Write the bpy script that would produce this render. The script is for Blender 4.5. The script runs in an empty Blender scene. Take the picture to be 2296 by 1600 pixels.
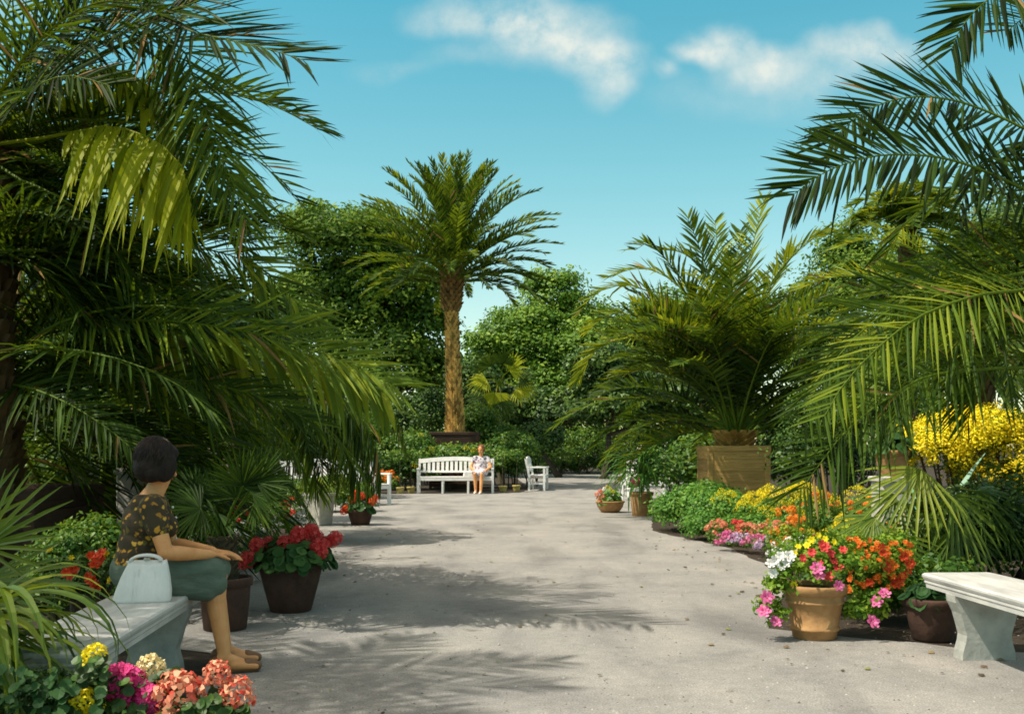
import bpy, math, random
import numpy as np
from mathutils import Vector as V, Matrix, Quaternion
random.seed(11)
RNG = np.random.default_rng(5)
C = bpy.context.scene.collection
SC = bpy.context.scene
R = math.radians
U = random.uniform
F, H, VH, UC = 2300., 1.2, 1004., 1148.
Z = V((0, 0, 1))

def P(u, v, Y):
    """a point of the garden seen along a sight line at depth Y (metres)"""
    return V(((u - UC) / F * Y, Y, H - (v - VH) / F * Y))

def G(u, v, z=0.):
    Y = (H - z) * F / (v - VH)
    return V(((u - UC) / F * Y, Y, z))

# ------------------------------------------------------------------ mesh building
class MB:
    def __init__(s):
        s.v = []; s.f = []; s.t = []

    def add(s, vs, fs, t=.5):
        b = len(s.v)
        s.v += [tuple(x) for x in vs]
        s.f += [tuple(b + i for i in f) for f in fs]
        s.t += [t] * len(vs)

    def box(s, c, size, rz=0, taper=1., t=.5, bev=0.):
        x, y, z = (q / 2 for q in size)
        M = Matrix.Rotation(rz, 3, 'Z')
        vs = []
        if bev <= 0:
            for k, zz in ((taper, -z), (1., z)):
                vs += [(-x * k, -y * k, zz), (x * k, -y * k, zz), (x * k, y * k, zz), (-x * k, y * k, zz)]
            fs = [(0, 3, 2, 1), (4, 5, 6, 7)] + [(i, (i + 1) % 4, 4 + (i + 1) % 4, 4 + i) for i in range(4)]
        else:
            b = min(bev, x * .45, y * .45, z * .45)
            for k, zz, i in ((taper, -z, b), (taper, -z + b, 0), (1., z - b, 0), (1., z, b)):
                X, Y_ = x * k, y * k
                c2 = b
                r = [(-X + c2, -Y_ + i), (X - c2, -Y_ + i), (X - i, -Y_ + c2), (X - i, Y_ - c2),
                     (X - c2, Y_ - i), (-X + c2, Y_ - i), (-X + i, Y_ - c2), (-X + i, -Y_ + c2)]
                if i:
                    r = [(-X + 2 * b, -Y_ + b), (X - 2 * b, -Y_ + b), (X - b, -Y_ + 2 * b), (X - b, Y_ - 2 * b),
                         (X - 2 * b, Y_ - b), (-X + 2 * b, Y_ - b), (-X + b, Y_ - 2 * b), (-X + b, -Y_ + 2 * b)]
                vs += [(a, b2, zz) for a, b2 in r]
            fs = [tuple(range(7, -1, -1)), tuple(range(24, 32))]
            for l in range(3):
                fs += [(l * 8 + i, l * 8 + (i + 1) % 8, l * 8 + 8 + (i + 1) % 8, l * 8 + 8 + i) for i in range(8)]
        c = V(c)
        s.add([M @ V(p) + c for p in vs], fs, t)

    def tube(s, pts, rs, n=8, t=.5, ry=None):
        pts = [V(p) for p in pts]
        if not hasattr(rs, '__len__'): rs = [rs] * len(pts)
        vs = []; fs = []
        prev = None
        for i, p in enumerate(pts):
            d = (pts[min(i + 1, len(pts) - 1)] - pts[max(i - 1, 0)]).normalized()
            if prev is None:
                a = d.orthogonal().normalized() if abs(d.z) > .9 else d.cross(Z).normalized()
            else:
                a = (prev - d * prev.dot(d)).normalized()
            prev = a
            b = d.cross(a)
            for k in range(n):
                th = 2 * math.pi * k / n
                vs.append(p + (a * math.cos(th) + b * math.sin(th) * (ry or 1)) * rs[i])
        m = len(pts)
        for i in range(m - 1):
            for k in range(n):
                fs.append((i * n + k, i * n + (k + 1) % n, (i + 1) * n + (k + 1) % n, (i + 1) * n + k))
        fs.append(tuple(range(n - 1, -1, -1))); fs.append(tuple(range((m - 1) * n, m * n)))
        s.add(vs, fs, t)

    def lathe(s, c, prof, n=28, t=.5, sx=1., sy=1., wob=0.):
        vs = []; fs = []
        c = V(c)
        for r, z in prof:
            for k in range(n):
                th = 2 * math.pi * k / n
                q = r * (1 + wob * math.sin(3 * th + z * 9))
                vs.append(c + V((q * sx * math.cos(th), q * sy * math.sin(th), z)))
        for i in range(len(prof) - 1):
            for k in range(n):
                fs.append((i * n + k, i * n + (k + 1) % n, (i + 1) * n + (k + 1) % n, (i + 1) * n + k))
        fs.append(tuple(range(n - 1, -1, -1)))
        fs.append(tuple(range((len(prof) - 1) * n, len(prof) * n)))
        s.add(vs, fs, t)

    def ell(s, c, r, n=16, m=10, rot=None, t=.5):
        c = V(c)
        vs = [V((0, 0, -r[2]))]
        for i in range(1, m):
            ph = -math.pi / 2 + math.pi * i / m
            for k in range(n):
                th = 2 * math.pi * k / n
                vs.append(V((r[0] * math.cos(ph) * math.cos(th), r[1] * math.cos(ph) * math.sin(th), r[2] * math.sin(ph))))
        vs.append(V((0, 0, r[2])))
        fs = [(0, 1 + (k + 1) % n, 1 + k) for k in range(n)]
        for i in range(m - 2):
            for k in range(n):
                a = 1 + i * n
                fs.append((a + k, a + (k + 1) % n, a + n + (k + 1) % n, a + n + k))
        a = 1 + (m - 2) * n
        fs += [(a + k, a + (k + 1) % n, len(vs) - 1) for k in range(n)]
        if rot: vs = [rot @ p for p in vs]
        s.add([p + c for p in vs], fs, t)

    def cap(s, a, b, ra, rb, n=14):
        """a tapered limb with rounded ends"""
        a = V(a); b = V(b); d = (b - a).normalized()
        pts = []; rs = []
        for k in (1., .8, .45, 0):
            pts.append(a - d * ra * k * .98); rs.append(max(.0008, ra * math.sqrt(max(0, 1 - k * k))))
        for k in (.33, .66):
            pts.append(a.lerp(b, k)); rs.append(ra + (rb - ra) * k)
        for k in (0, .45, .8, 1.):
            pts.append(b + d * rb * k * .98); rs.append(max(.0008, rb * math.sqrt(max(0, 1 - k * k))))
        s.tube(pts, rs, n)

    def ribbon(s, pts, ws, sides, t=.5, fold=0.):
        """a leaf blade; fold > 0 gives it a keel (three verts across)"""
        vs = []; fs = []
        n = len(pts)
        for i in range(n):
            p = pts[i]; w = sides[i] * ws[i] * .5
            if fold:
                d = (pts[min(i + 1, n - 1)] - pts[max(i - 1, 0)])
                nn = d.cross(w)
                nn = nn.normalized() * ws[i] * fold if nn.length > 1e-9 else V((0, 0, 0))
                vs += [p - w + nn, p, p + w + nn]
            else:
                vs += [p - w, p + w]
        k = 3 if fold else 2
        for i in range(n - 1):
            for j in range(k - 1):
                fs.append((i * k + j, i * k + j + 1, (i + 1) * k + j + 1, (i + 1) * k + j))
        s.add(vs, fs, t)

ORG = {}
def set_tint(me, t):
    a = me.attributes.new('tint', 'FLOAT', 'POINT')
    a.data.foreach_set('value', np.asarray(t, dtype=np.float32))

def to_mesh(mb, name, mat, org=None, smooth=False):
    me = bpy.data.meshes.new(name)
    if org is not None:
        ox, oy, oz = org
        me.from_pydata([(x - ox, y - oy, z - oz) for x, y, z in mb.v], [], mb.f)
    else:
        me.from_pydata(mb.v, [], mb.f)
    set_tint(me, mb.t)
    me.materials.append(mat)
    if smooth: me.polygons.foreach_set('use_smooth', [True] * len(me.polygons))
    return me

def link(name, me, parent=None):
    o = bpy.data.objects.new(name, me)
    C.objects.link(o)
    if parent is not None:
        o.parent = parent
        ORG[o.name] = ORG.get(parent.name)
    return o

def part(name, mb, mat, parent=None, smooth=False):
    return link(name, to_mesh(mb, name, mat, ORG.get(parent.name) if parent else None, smooth), parent)

def tag(o, label=None, cat=None, group=None, kind=None):
    if label: o['label'] = label
    if cat: o['category'] = cat
    if group: o['group'] = group
    if kind: o['kind'] = kind
    return o

def thing(name, label, cat, loc=(0, 0, 0), rz=0, group=None, local=False):
    """an empty at the base of a thing; its parts are built in world coordinates unless local"""
    o = bpy.data.objects.new(name, None)
    o.empty_display_size = .1
    C.objects.link(o)
    o.location = loc; o.rotation_euler = (0, 0, rz)
    ORG[o.name] = None if local else tuple(loc)
    return tag(o, label, cat, group)

def copy_tree(o, parent=None):
    c = o.copy(); C.objects.link(c)
    if parent is not None: c.parent = parent
    for ch in list(o.children): copy_tree(ch, c)
    return c

def clone(root, loc, rz, label, group=None, scale=None):
    c = copy_tree(root)
    c.location = loc; c.rotation_euler = (0, 0, rz)
    if scale: c.scale = (scale,) * 3
    c['label'] = label
    if group: c['group'] = group
    return c

def np_quads(name, verts, tint, mat, parent=None, loc=None):
    """verts: (n,4,3) array of quads"""
    n = len(verts)
    me = bpy.data.meshes.new(name)
    org = ORG.get(parent.name) if parent is not None else loc
    vv = verts.reshape(-1, 3)
    if org is not None: vv = vv - np.array(org)
    me.vertices.add(n * 4); me.loops.add(n * 4); me.polygons.add(n)
    me.vertices.foreach_set('co', vv.astype(np.float32).ravel())
    me.loops.foreach_set('vertex_index', np.arange(n * 4, dtype=np.int32))
    me.polygons.foreach_set('loop_start', np.arange(0, n * 4, 4, dtype=np.int32))
    me.update(calc_edges=True)
    set_tint(me, np.repeat(tint, 4))
    me.materials.append(mat)
    return link(name, me, parent)

def quads_at(pos, nrm, size, asp=.5, rng=RNG):
    """leaf quads (kites bent a little) at pos with normals nrm"""
    n = len(pos)
    nrm = nrm / (np.linalg.norm(nrm, axis=1, keepdims=True) + 1e-9)
    r = rng.normal(size=(n, 3))
    a = np.cross(nrm, r); a /= (np.linalg.norm(a, axis=1, keepdims=True) + 1e-9)
    b = np.cross(nrm, a)
    L = (size * rng.uniform(.6, 1.25, n))[:, None]
    W = L * asp
    k = rng.uniform(-.12, .2, n)[:, None]
    q = np.stack([pos - a * L * .5, pos - b * W * .5 + nrm * L * k, pos + a * L * .5, pos + b * W * .5 + nrm * L * k], 1)
    return q

def leafcloud(blobs, nclump, per, size, cr, up=.35, asp=.55, shell=.78, rng=RNG, flat=.7, zmin=None):
    """leaves gathered in clumps over a few ellipsoids [(centre, (rx,ry,rz))]; returns quads and tints"""
    cen = np.array([tuple(b[0]) for b in blobs]); rad = np.array([b[1] for b in blobs], dtype=float)
    wgt = (rad[:, 0] * rad[:, 2] + rad[:, 1] * rad[:, 2]); wgt /= wgt.sum()
    bi = rng.choice(len(blobs), nclump, p=wgt)
    d = rng.normal(size=(nclump, 3)); d /= np.linalg.norm(d, axis=1, keepdims=True)
    low = d[:, 2] < -.35
    d[low, 2] *= -.5
    d /= np.linalg.norm(d, axis=1, keepdims=True)
    rr = rng.uniform(shell, 1.04, nclump)[:, None]
    cc = cen[bi] + d * rad[bi] * rr
    ct = rng.uniform(0, 1, nclump)
    cs = cr * rng.uniform(.6, 1.35, nclump)
    idx = np.repeat(np.arange(nclump), per)
    off = rng.normal(size=(len(idx), 3)) * .5
    on = np.linalg.norm(off, axis=1, keepdims=True)
    off = off / np.maximum(1, on)
    off[:, 2] *= flat
    pos = cc[idx] + off * cs[idx][:, None]
    out = d[idx] * .6 + off * .5
    nrm = out + rng.normal(size=(len(idx), 3)) * .55 + np.array([0, 0, up])
    tint = np.clip(ct[idx] * .55 + rng.uniform(0, .45, len(idx)), 0, 1)
    if zmin is not None:
        k = pos[:, 2] > zmin
        pos, nrm, tint = pos[k], nrm[k], tint[k]
    return quads_at(pos, nrm, np.full(len(pos), size), asp, rng), tint

# ------------------------------------------------------------------ curves
def spline(pts, n):
    """Catmull-Rom through pts, n samples spaced by arc length"""
    p = [V(q) for q in pts]
    p = [p[0] * 2 - p[1]] + p + [p[-1] * 2 - p[-2]]
    out = []
    for i in range(1, len(p) - 2):
        for k in range(14):
            t = k / 14
            a, b, c, d = p[i - 1], p[i], p[i + 1], p[i + 2]
            out.append(.5 * ((2 * b) + (c - a) * t + (2 * a - 5 * b + 4 * c - d) * t * t + (3 * b - a - 3 * c + d) * t ** 3))
    out.append(p[-2])
    L = [0]
    for i in range(1, len(out)): L.append(L[-1] + (out[i] - out[i - 1]).length)
    res = []; j = 0
    for i in range(n):
        s = L[-1] * i / (n - 1)
        while j < len(L) - 2 and L[j + 1] < s: j += 1
        k = (s - L[j]) / max(1e-9, L[j + 1] - L[j])
        res.append(out[j].lerp(out[j + 1], min(1, max(0, k))))
    return res, L[-1]

def frond(pts, L=.45, n=48, w=.022, a0=72, a1=32, vee=22, droop=.14, tint=.45, up=None, roll=0, start=.14,
          rw=.018, segs=3, tvar=.25, lop=None, ragged=.12, fold=0.):
    """a feather palm leaf: rachis through pts with two ranks of narrow leaflets"""
    mb = MB()
    ns = max(12, n // 3)
    c, ln = spline(pts, ns)
    k = [rw * (1 - .85 * (i / (ns - 1)) ** .8) for i in range(ns)]
    mb.tube(c, k, 5, .8)
    upv = V(up) if up else Z
    for i in range(n):
        f = i / (n - 1)
        for side in (-1, 1):
            if lop and side == lop: continue
            q = (start + (1 - start) * f + U(-.35, .35) / n) * (ns - 1)
            q = min(ns - 1.001, max(0, q))
            j = int(q)
            p = c[j].lerp(c[j + 1], q - j)
            t = (c[min(j + 2, ns - 1)] - c[max(j - 1, 0)]).normalized()
            u = upv - t * upv.dot(t)
            if u.length < .12: u = t.orthogonal()
            u.normalize()
            if roll: u = Quaternion(t, R(roll)) @ u
            s = t.cross(u)
            a = R(a0 + (a1 - a0) * f ** 1.15 + U(-7, 7))
            ve = R(vee + U(-14, 14))
            d = t * math.cos(a) + (s * side * math.cos(ve) + u * math.sin(ve)) * math.sin(a)
            pr = min(1, .34 + 3.2 * f) * (1 - .48 * max(0, (f - .5) / .5) ** 1.7)
            l = L * pr * U(1 - ragged, 1 + ragged * .6)
            if random.random() < .03: l *= U(.35, .7)
            g = droop * U(.5, 1.5)
            if random.random() < .05: g += U(.2, .6)
            dead = random.random() < .018
            wv = (t - d * t.dot(d))
            if wv.length < 1e-4: wv = u
            wv.normalize()
            wv = Quaternion(d, U(-.7, .7)) @ wv
            if segs == 3:
                fr = (0, .32, .68, 1); ws = (.45, 1, .8, .06)
            else:
                fr = (0, .5, 1); ws = (.6, 1, .08)
            pp = [p + d * l * x - Z * (g * l * x * x) for x in fr]
            mb.ribbon(pp, [w * x * U(.85, 1.1) for x in ws], [wv] * len(pp), 1. if dead else min(.92, max(0, tint + U(-tvar, tvar))), fold)
    return mb

def arch(c, az, el, L, bend, n=6, wob=0.):
    """a rachis that leaves c at azimuth az / elevation el and bends under its weight"""
    p = V(c); out = [p.copy()]
    az = R(az); e = el
    for i in range(n):
        e -= bend * (.45 + 1.1 * i / n) / n
        a = az + wob * i / n
        ee = R(max(-88, e))
        p = p + V((math.cos(a) * math.cos(ee), math.sin(a) * math.cos(ee), math.sin(ee))) * (L / n)
        out.append(p.copy())
    return out

def palm_trunk(mb, base, top, r0, r1, rows, cols, out=.02, t=(.3, .8), scale_h=1.6):
    """trunk clad in old leaf bases: staggered wedges that stand off towards the top"""
    base = V(base); top = V(top)
    ax = top - base
    h = ax.length; ax.normalize()
    a = ax.cross(V((0, 1, 0))).normalized(); b = ax.cross(a)
    mb.tube([base + ax * h * k / 8 for k in range(9)], [r0 + (r1 - r0) * k / 8 for k in range(9)], 16, .25)
    for i in range(rows):
        f = i / rows
        r = r0 + (r1 - r0) * f
        hh = h / rows * scale_h
        for j in range(cols):
            th = 2 * math.pi * (j + .5 * (i % 2)) / cols + U(-.05, .05)
            rd = a * math.cos(th) + b * math.sin(th)
            tg = b * math.cos(th) - a * math.sin(th)
            wd = math.pi * r / cols * .92
            p = base + ax * (h * f)
            o = out * U(.6, 1.3)
            lo = p + rd * (r - .004); hi = p + ax * hh + rd * (r + o)
            hi2 = p + ax * hh + rd * (r - .01)
            vs = [lo - tg * wd * .9, lo + tg * wd * .9, hi + tg * wd * .55, hi - tg * wd * .55, hi2 + tg * wd * .55, hi2 - tg * wd * .55,
                  lo - rd * .01 - tg * wd, lo - rd * .01 + tg * wd]
            mb.add(vs, [(0, 1, 2, 3), (3, 2, 4, 5), (6, 0, 3, 5), (1, 7, 4, 2)], U(*t))

def fanleaf(mb, hub, d, nrm, Rr, nseg=26, spread=160, w=.03, droop=.3, tint=.5, tvar=.2, joined=.35, stiff=.5):
    """a fan palm leaf: pleated segments from one hub"""
    hub = V(hub); d = V(d).normalized(); nrm = V(nrm); nrm = (nrm - d * nrm.dot(d)).normalized()
    for i in range(nseg):
        f = i / (nseg - 1) * 2 - 1
        a = R(spread * f * .5 * 2 / 2 + U(-2, 2))
        dd = (Quaternion(nrm, a) @ d + nrm * U(-.08, .08)).normalized()
        l = Rr * (1 - .25 * abs(f) ** 2) * U(.88, 1.08)
        s = nrm.cross(dd)
        g = droop * U(.6, 1.4)
        wj = 2 * l * joined * math.tan(R(spread / nseg) / 2) * 1.25
        pts = [hub + dd * l * x - Z * (g * l * max(0, x - stiff * .6) ** 1.6) for x in (0.02, joined, .7, 1)]
        mb.ribbon(pts, [.006, max(w * .6, wj), w * .7, .003], [s] * 4, min(1, max(0, tint + U(-tvar, tvar))), .22)

def strap(mb, base, az, el, L, bend, w, tint=.5, fold=.18, n=7, prof=None):
    pts = arch(base, az, el, L, bend, n)
    s = V((-math.sin(R(az)), math.cos(R(az)), 0))
    s = (s + V((0, 0, U(-.35, .35)))).normalized()
    ws = []
    for i in range(n + 1):
        f = i / n
        ws.append(w * ((.6 + 1.2 * f) if f < .33 else 1.0 if f < .55 else max(.04, (1 - f) / .45) ** .8))
    mb.ribbon(pts, ws, [s] * (n + 1), tint, fold)

def round_leaf(mb, c, nrm, r, t=.5, k=8, cup=.18):
    nrm = V(nrm).normalized(); a = nrm.orthogonal().normalized()
    a = Quaternion(nrm, U(0, 6.28)) @ a
    b = nrm.cross(a); c = V(c)
    vs = [c - nrm * r * cup]
    for i in range(k):
        th = 2 * math.pi * i / k
        q = r * U(.88, 1.08)
        vs.append(c + (a * math.cos(th) + b * math.sin(th)) * q + nrm * r * U(-.08, .12))
    mb.add(vs, [(0, 1 + i, 1 + (i + 1) % k) for i in range(k)], t)

def dome_leaves(mb, c, rx, ry, h, n, size, t=(.2, .9), shell=(.6, 1.05)):
    c = V(c)
    for i in range(n):
        th = U(0, 6.283); z = U(-.1, 1)
        q = math.sqrt(max(0, 1 - max(0, z) ** 2))
        s = U(*shell)
        d = V((q * math.cos(th), q * math.sin(th), z))
        p = c + V((d.x * rx * s, d.y * ry * s, d.z * h * s))
        nn = V((d.x, d.y, d.z * .6 + .5)) + V((U(-.4, .4), U(-.4, .4), U(-.3, .3)))
        round_leaf(mb, p, nn, size * U(.65, 1.15), U(*t))

def stems(mb, base, tops, r=.004, t=.6):
    for p in tops:
        p = V(p); b = V(base) + V((U(-.03, .03), U(-.03, .03), 0))
        m = b.lerp(p, .55) + V(((p.x - b.x) * .12, (p.y - b.y) * .12, .02))
        mb.tube([b, m, p], [r * 1.3, r, r * .8], 5, t)
# ------------------------------------------------------------------ materials
def newmat(name):
    m = bpy.data.materials.new(name); m.use_nodes = True
    nt = m.node_tree
    return m, nt, nt.nodes, nt.links, nt.nodes['Principled BSDF']

def ramp(N, stops):
    r = N.new('ShaderNodeValToRGB')
    while len(r.color_ramp.elements) < len(stops): r.color_ramp.elements.new(.5)
    for e, (p, c) in zip(r.color_ramp.elements, stops):
        e.position = p; e.color = (*c, 1)
    return r

def tintmat(name, stops, rough=.5, transl=0., tcol=None, spec=.4, bump=0.):
    """colour picked by each leaf's or petal's own tint; thin leaves let light through"""
    m, nt, N, L, b = newmat(name)
    a = N.new('ShaderNodeAttribute'); a.attribute_name = 'tint'
    r = ramp(N, stops)
    L.new(a.outputs['Fac'], r.inputs[0])
    L.new(r.outputs[0], b.inputs['Base Color'])
    b.inputs['Roughness'].default_value = rough
    b.inputs['Specular IOR Level'].default_value = spec
    if transl:
        tr = N.new('ShaderNodeBsdfTranslucent')
        if tcol:
            r2 = ramp(N, tcol); L.new(a.outputs['Fac'], r2.inputs[0]); L.new(r2.outputs[0], tr.inputs[0])
        else:
            L.new(r.outputs[0], tr.inputs[0])
        mx = N.new('ShaderNodeMixShader'); mx.inputs[0].default_value = transl
        L.new(b.outputs[0], mx.inputs[1]); L.new(tr.outputs[0], mx.inputs[2])
        L.new(mx.outputs[0], N['Material Output'].inputs[0])
    return m

def noisemat(name, stops, scale=6., rough=.8, bump=.2, detail=6., spec=.3, stretch=None, bscale=None, tintmix=0., coord='Object'):
    m, nt, N, L, b = newmat(name)
    tc = N.new('ShaderNodeTexCoord'); src = tc.outputs[coord]
    if stretch:
        mp = N.new('ShaderNodeMapping'); mp.inputs['Scale'].default_value = stretch
        L.new(src, mp.inputs[0]); src = mp.outputs[0]
    n = N.new('ShaderNodeTexNoise'); n.inputs['Scale'].default_value = scale; n.inputs['Detail'].default_value = detail
    n.inputs['Roughness'].default_value = .65
    L.new(src, n.inputs['Vector'])
    r = ramp(N, stops); L.new(n.outputs['Fac'], r.inputs[0])
    col = r.outputs[0]
    if tintmix:
        a = N.new('ShaderNodeAttribute'); a.attribute_name = 'tint'
        mr = N.new('ShaderNodeMapRange'); mr.inputs['To Min'].default_value = 1 - tintmix; mr.inputs['To Max'].default_value = 1 + tintmix
        L.new(a.outputs['Fac'], mr.inputs[0])
        vm = N.new('ShaderNodeVectorMath'); vm.operation = 'SCALE'
        L.new(col, vm.inputs[0]); L.new(mr.outputs[0], vm.inputs['Scale']); col = vm.outputs[0]
    L.new(col, b.inputs['Base Color'])
    b.inputs['Roughness'].default_value = rough; b.inputs['Specular IOR Level'].default_value = spec
    if bump:
        n2 = N.new('ShaderNodeTexNoise'); n2.inputs['Scale'].default_value = bscale or scale * 4; n2.inputs['Detail'].default_value = 5
        L.new(src, n2.inputs['Vector'])
        bp = N.new('ShaderNodeBump'); bp.inputs['Strength'].default_value = bump; bp.inputs['Distance'].default_value = .02
        L.new(n2.outputs['Fac'], bp.inputs['Height']); L.new(bp.outputs[0], b.inputs['Normal'])
    return m

M = {}
PALM = [(0, (.008, .018, .003)), (.45, (.040, .086, .012)), (.8, (.115, .185, .018)), (.94, (.25, .30, .022)), (1, (.30, .19, .07))]
PALMT = [(0, (.05, .10, .005)), (.5, (.19, .27, .010)), (.94, (.52, .53, .02)), (1, (.2, .13, .04))]
M['palm'] = tintmat('palm_leaf', PALM, .55, .36, PALMT, .12)
M['palm_far'] = tintmat('palm_leaf_far', [(0, (.010, .026, .005)), (.5, (.050, .102, .014)), (.82, (.14, .21, .02)), (.94, (.33, .37, .025)), (1, (.30, .20, .08))], .55, .34, PALMT, .2)
M['palm_yellow'] = tintmat('palm_leaf_yellow_lit', [(0, (.05, .11, .006)), (.5, (.17, .25, .012)), (1, (.42, .43, .02))], .55, .5, [(0, (.15, .27, .008)), (1, (.66, .66, .02))], .2)  # yellow puts the sunlight on and through these leaves into their colour
M['tree'] = tintmat('tree_leaf', [(0, (.026, .064, .010)), (.5, (.105, .195, .018)), (1, (.28, .37, .03))], .7, .34, [(0, (.04, .12, .01)), (1, (.2, .34, .03))], .3)
M['tree_pale'] = tintmat('tree_leaf_light', [(0, (.04, .10, .014)), (.5, (.13, .26, .025)), (1, (.30, .42, .035))], .55, .28, [(0, (.06, .16, .01)), (1, (.27, .42, .03))], .3)
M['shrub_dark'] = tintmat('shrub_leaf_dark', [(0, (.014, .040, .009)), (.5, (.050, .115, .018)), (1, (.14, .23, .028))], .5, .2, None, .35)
M['shrub'] = tintmat('shrub_leaf', [(0, (.025, .075, .012)), (.5, (.07, .17, .022)), (1, (.20, .28, .03))], .5, .3, [(0, (.05, .15, .01)), (1, (.3, .42, .03))], .35)
M['lush'] = tintmat('lush_leaf', [(0, (.05, .13, .012)), (.5, (.14, .27, .025)), (1, (.34, .42, .04))], .5, .35, [(0, (.08, .2, .01)), (1, (.42, .55, .04))], .2)
M['hedge'] = tintmat('hedge_leaf', [(0, (.045, .14, .020)), (.5, (.10, .25, .035)), (1, (.22, .37, .045))], .5, .3, None, .3)
M['strap'] = tintmat('strap_leaf', [(0, (.03, .075, .010)), (.5, (.10, .17, .016)), (1, (.27, .31, .025))], .38, .35, [(0, (.12, .24, .01)), (1, (.55, .58, .03))], .5)
M['gleaf'] = tintmat('geranium_leaf', [(0, (.012, .045, .012)), (.5, (.035, .095, .025)), (1, (.10, .19, .05))], .6, .2, None, .15)
M['agave'] = tintmat('agave_leaf', [(0, (.10, .26, .16)), (1, (.16, .34, .2))], .4, 0, None, .5)
def petal(name, a, b, tr=.3):
    M[name] = tintmat(name + '_petal', [(0, a), (1, b)], .55, tr, None, .25)
petal('red', (.52, .022, .025), (.86, .11, .10)); petal('scarlet', (.55, .03, .01), (.85, .12, .03))
petal('orange', (.70, .10, .01), (.88, .30, .03)); petal('magenta', (.48, .012, .12), (.80, .08, .30))
petal('pink', (.62, .04, .22), (.85, .25, .50)); petal('coral', (.62, .06, .04), (.92, .50, .30)); petal('cream', (.80, .60, .24), (.90, .82, .52))
petal('yellow', (.78, .60, .008), (.92, .82, .03)); petal('white', (.72, .70, .64), (.88, .87, .82)); petal('lilac', (.36, .22, .42), (.66, .50, .68))
petal('gold', (.50, .34, .01), (.95, .78, .01), .35)
M['bark'] = noisemat('bark', [(.3, (.03, .022, .014)), (.7, (.10, .075, .05))], 9, .9, .6, stretch=(3, 3, .6))
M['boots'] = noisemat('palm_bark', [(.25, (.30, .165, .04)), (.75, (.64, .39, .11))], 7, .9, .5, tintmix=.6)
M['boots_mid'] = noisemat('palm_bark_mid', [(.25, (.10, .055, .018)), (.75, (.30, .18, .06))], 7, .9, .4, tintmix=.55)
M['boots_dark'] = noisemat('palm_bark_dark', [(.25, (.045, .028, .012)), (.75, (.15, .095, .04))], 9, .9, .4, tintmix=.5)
M['fibre'] = noisemat('trunk_fibre', [(.25, (.05, .04, .02)), (.75, (.17, .14, .08))], 14, .95, .7, stretch=(4, 4, .5), tintmix=.4)
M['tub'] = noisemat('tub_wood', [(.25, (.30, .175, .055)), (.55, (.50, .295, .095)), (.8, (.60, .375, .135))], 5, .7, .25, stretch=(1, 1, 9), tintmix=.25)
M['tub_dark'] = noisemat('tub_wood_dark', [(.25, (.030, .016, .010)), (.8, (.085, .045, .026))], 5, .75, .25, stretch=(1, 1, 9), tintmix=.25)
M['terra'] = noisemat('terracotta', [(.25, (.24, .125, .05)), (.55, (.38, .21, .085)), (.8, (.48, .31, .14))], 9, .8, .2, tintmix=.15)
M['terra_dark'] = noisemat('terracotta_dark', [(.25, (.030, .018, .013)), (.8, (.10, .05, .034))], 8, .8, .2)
M['stone'] = noisemat('bench_marble', [(.2, (.30, .30, .29)), (.5, (.50, .50, .48)), (.62, (.60, .59, .56)), (.8, (.68, .67, .63))], 4, .45, .12, stretch=(3, .7, 3), spec=.4)
M['stone_leg'] = noisemat('bench_stone', [(.2, (.22, .23, .21)), (.55, (.36, .37, .34)), (.8, (.48, .47, .42))], 7, .8, .25)
M['concrete'] = noisemat('concrete', [(.25, (.34, .33, .29)), (.8, (.58, .55, .48))], 10, .9, .25)
M['white'] = noisemat('white_paint', [(.25, (.50, .49, .45)), (.42, (.70, .69, .66)), (.7, (.80, .79, .76))], 7, .55, .1)
M['soil'] = noisemat('soil', [(.25, (.018, .013, .009)), (.75, (.06, .045, .03))], 12, .95, .8)
M['skin'] = noisemat('skin', [(.25, (.56, .22, .075)), (.5, (.68, .31, .115)), (.75, (.74, .38, .16))], 11, .48, .06, spec=.4, bscale=160)
M['hair'] = noisemat('dark_hair', [(.3, (.008, .005, .004)), (.7, (.026, .015, .010))], 30, .6, .6, stretch=(3, 3, .7), spec=.25)
M['hair_strand'] = noisemat('hair_strand', [(.3, (.012, .007, .005)), (.7, (.038, .020, .013))], 20, .5, .1, spec=.3, tintmix=.8)
M['hair_red'] = noisemat('brown_hair', [(.3, (.14, .045, .02)), (.7, (.25, .09, .04))], 30, .5, .3)
M['skirt'] = noisemat('green_skirt', [(.3, (.085, .118, .088)), (.7, (.125, .165, .125))], 14, .85, .9, stretch=(.5, 1, 1.6), bscale=11)
M['bag'] = noisemat('bag_leather', [(.25, (.60, .60, .58)), (.75, (.78, .77, .74))], 7, .4, .5, spec=.5, stretch=(1.4, 1.4, .5), bscale=16)
M['dark'] = noisemat('dark_leather', [(.3, (.012, .01, .009)), (.7, (.03, .025, .02))], 12, .5, .1)
M['tan_leather'] = noisemat('tan_leather', [(.3, (.14, .065, .03)), (.7, (.24, .12, .06))], 12, .5, .1)
M['lip'] = noisemat('lip', [(.3, (.35, .07, .06)), (.7, (.4, .1, .08))], 12, .5, 0)
M['tin'] = noisemat('yellow_pot_clay', [(.3, (.36, .30, .09)), (.7, (.52, .42, .14))], 9, .7, .1)

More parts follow.
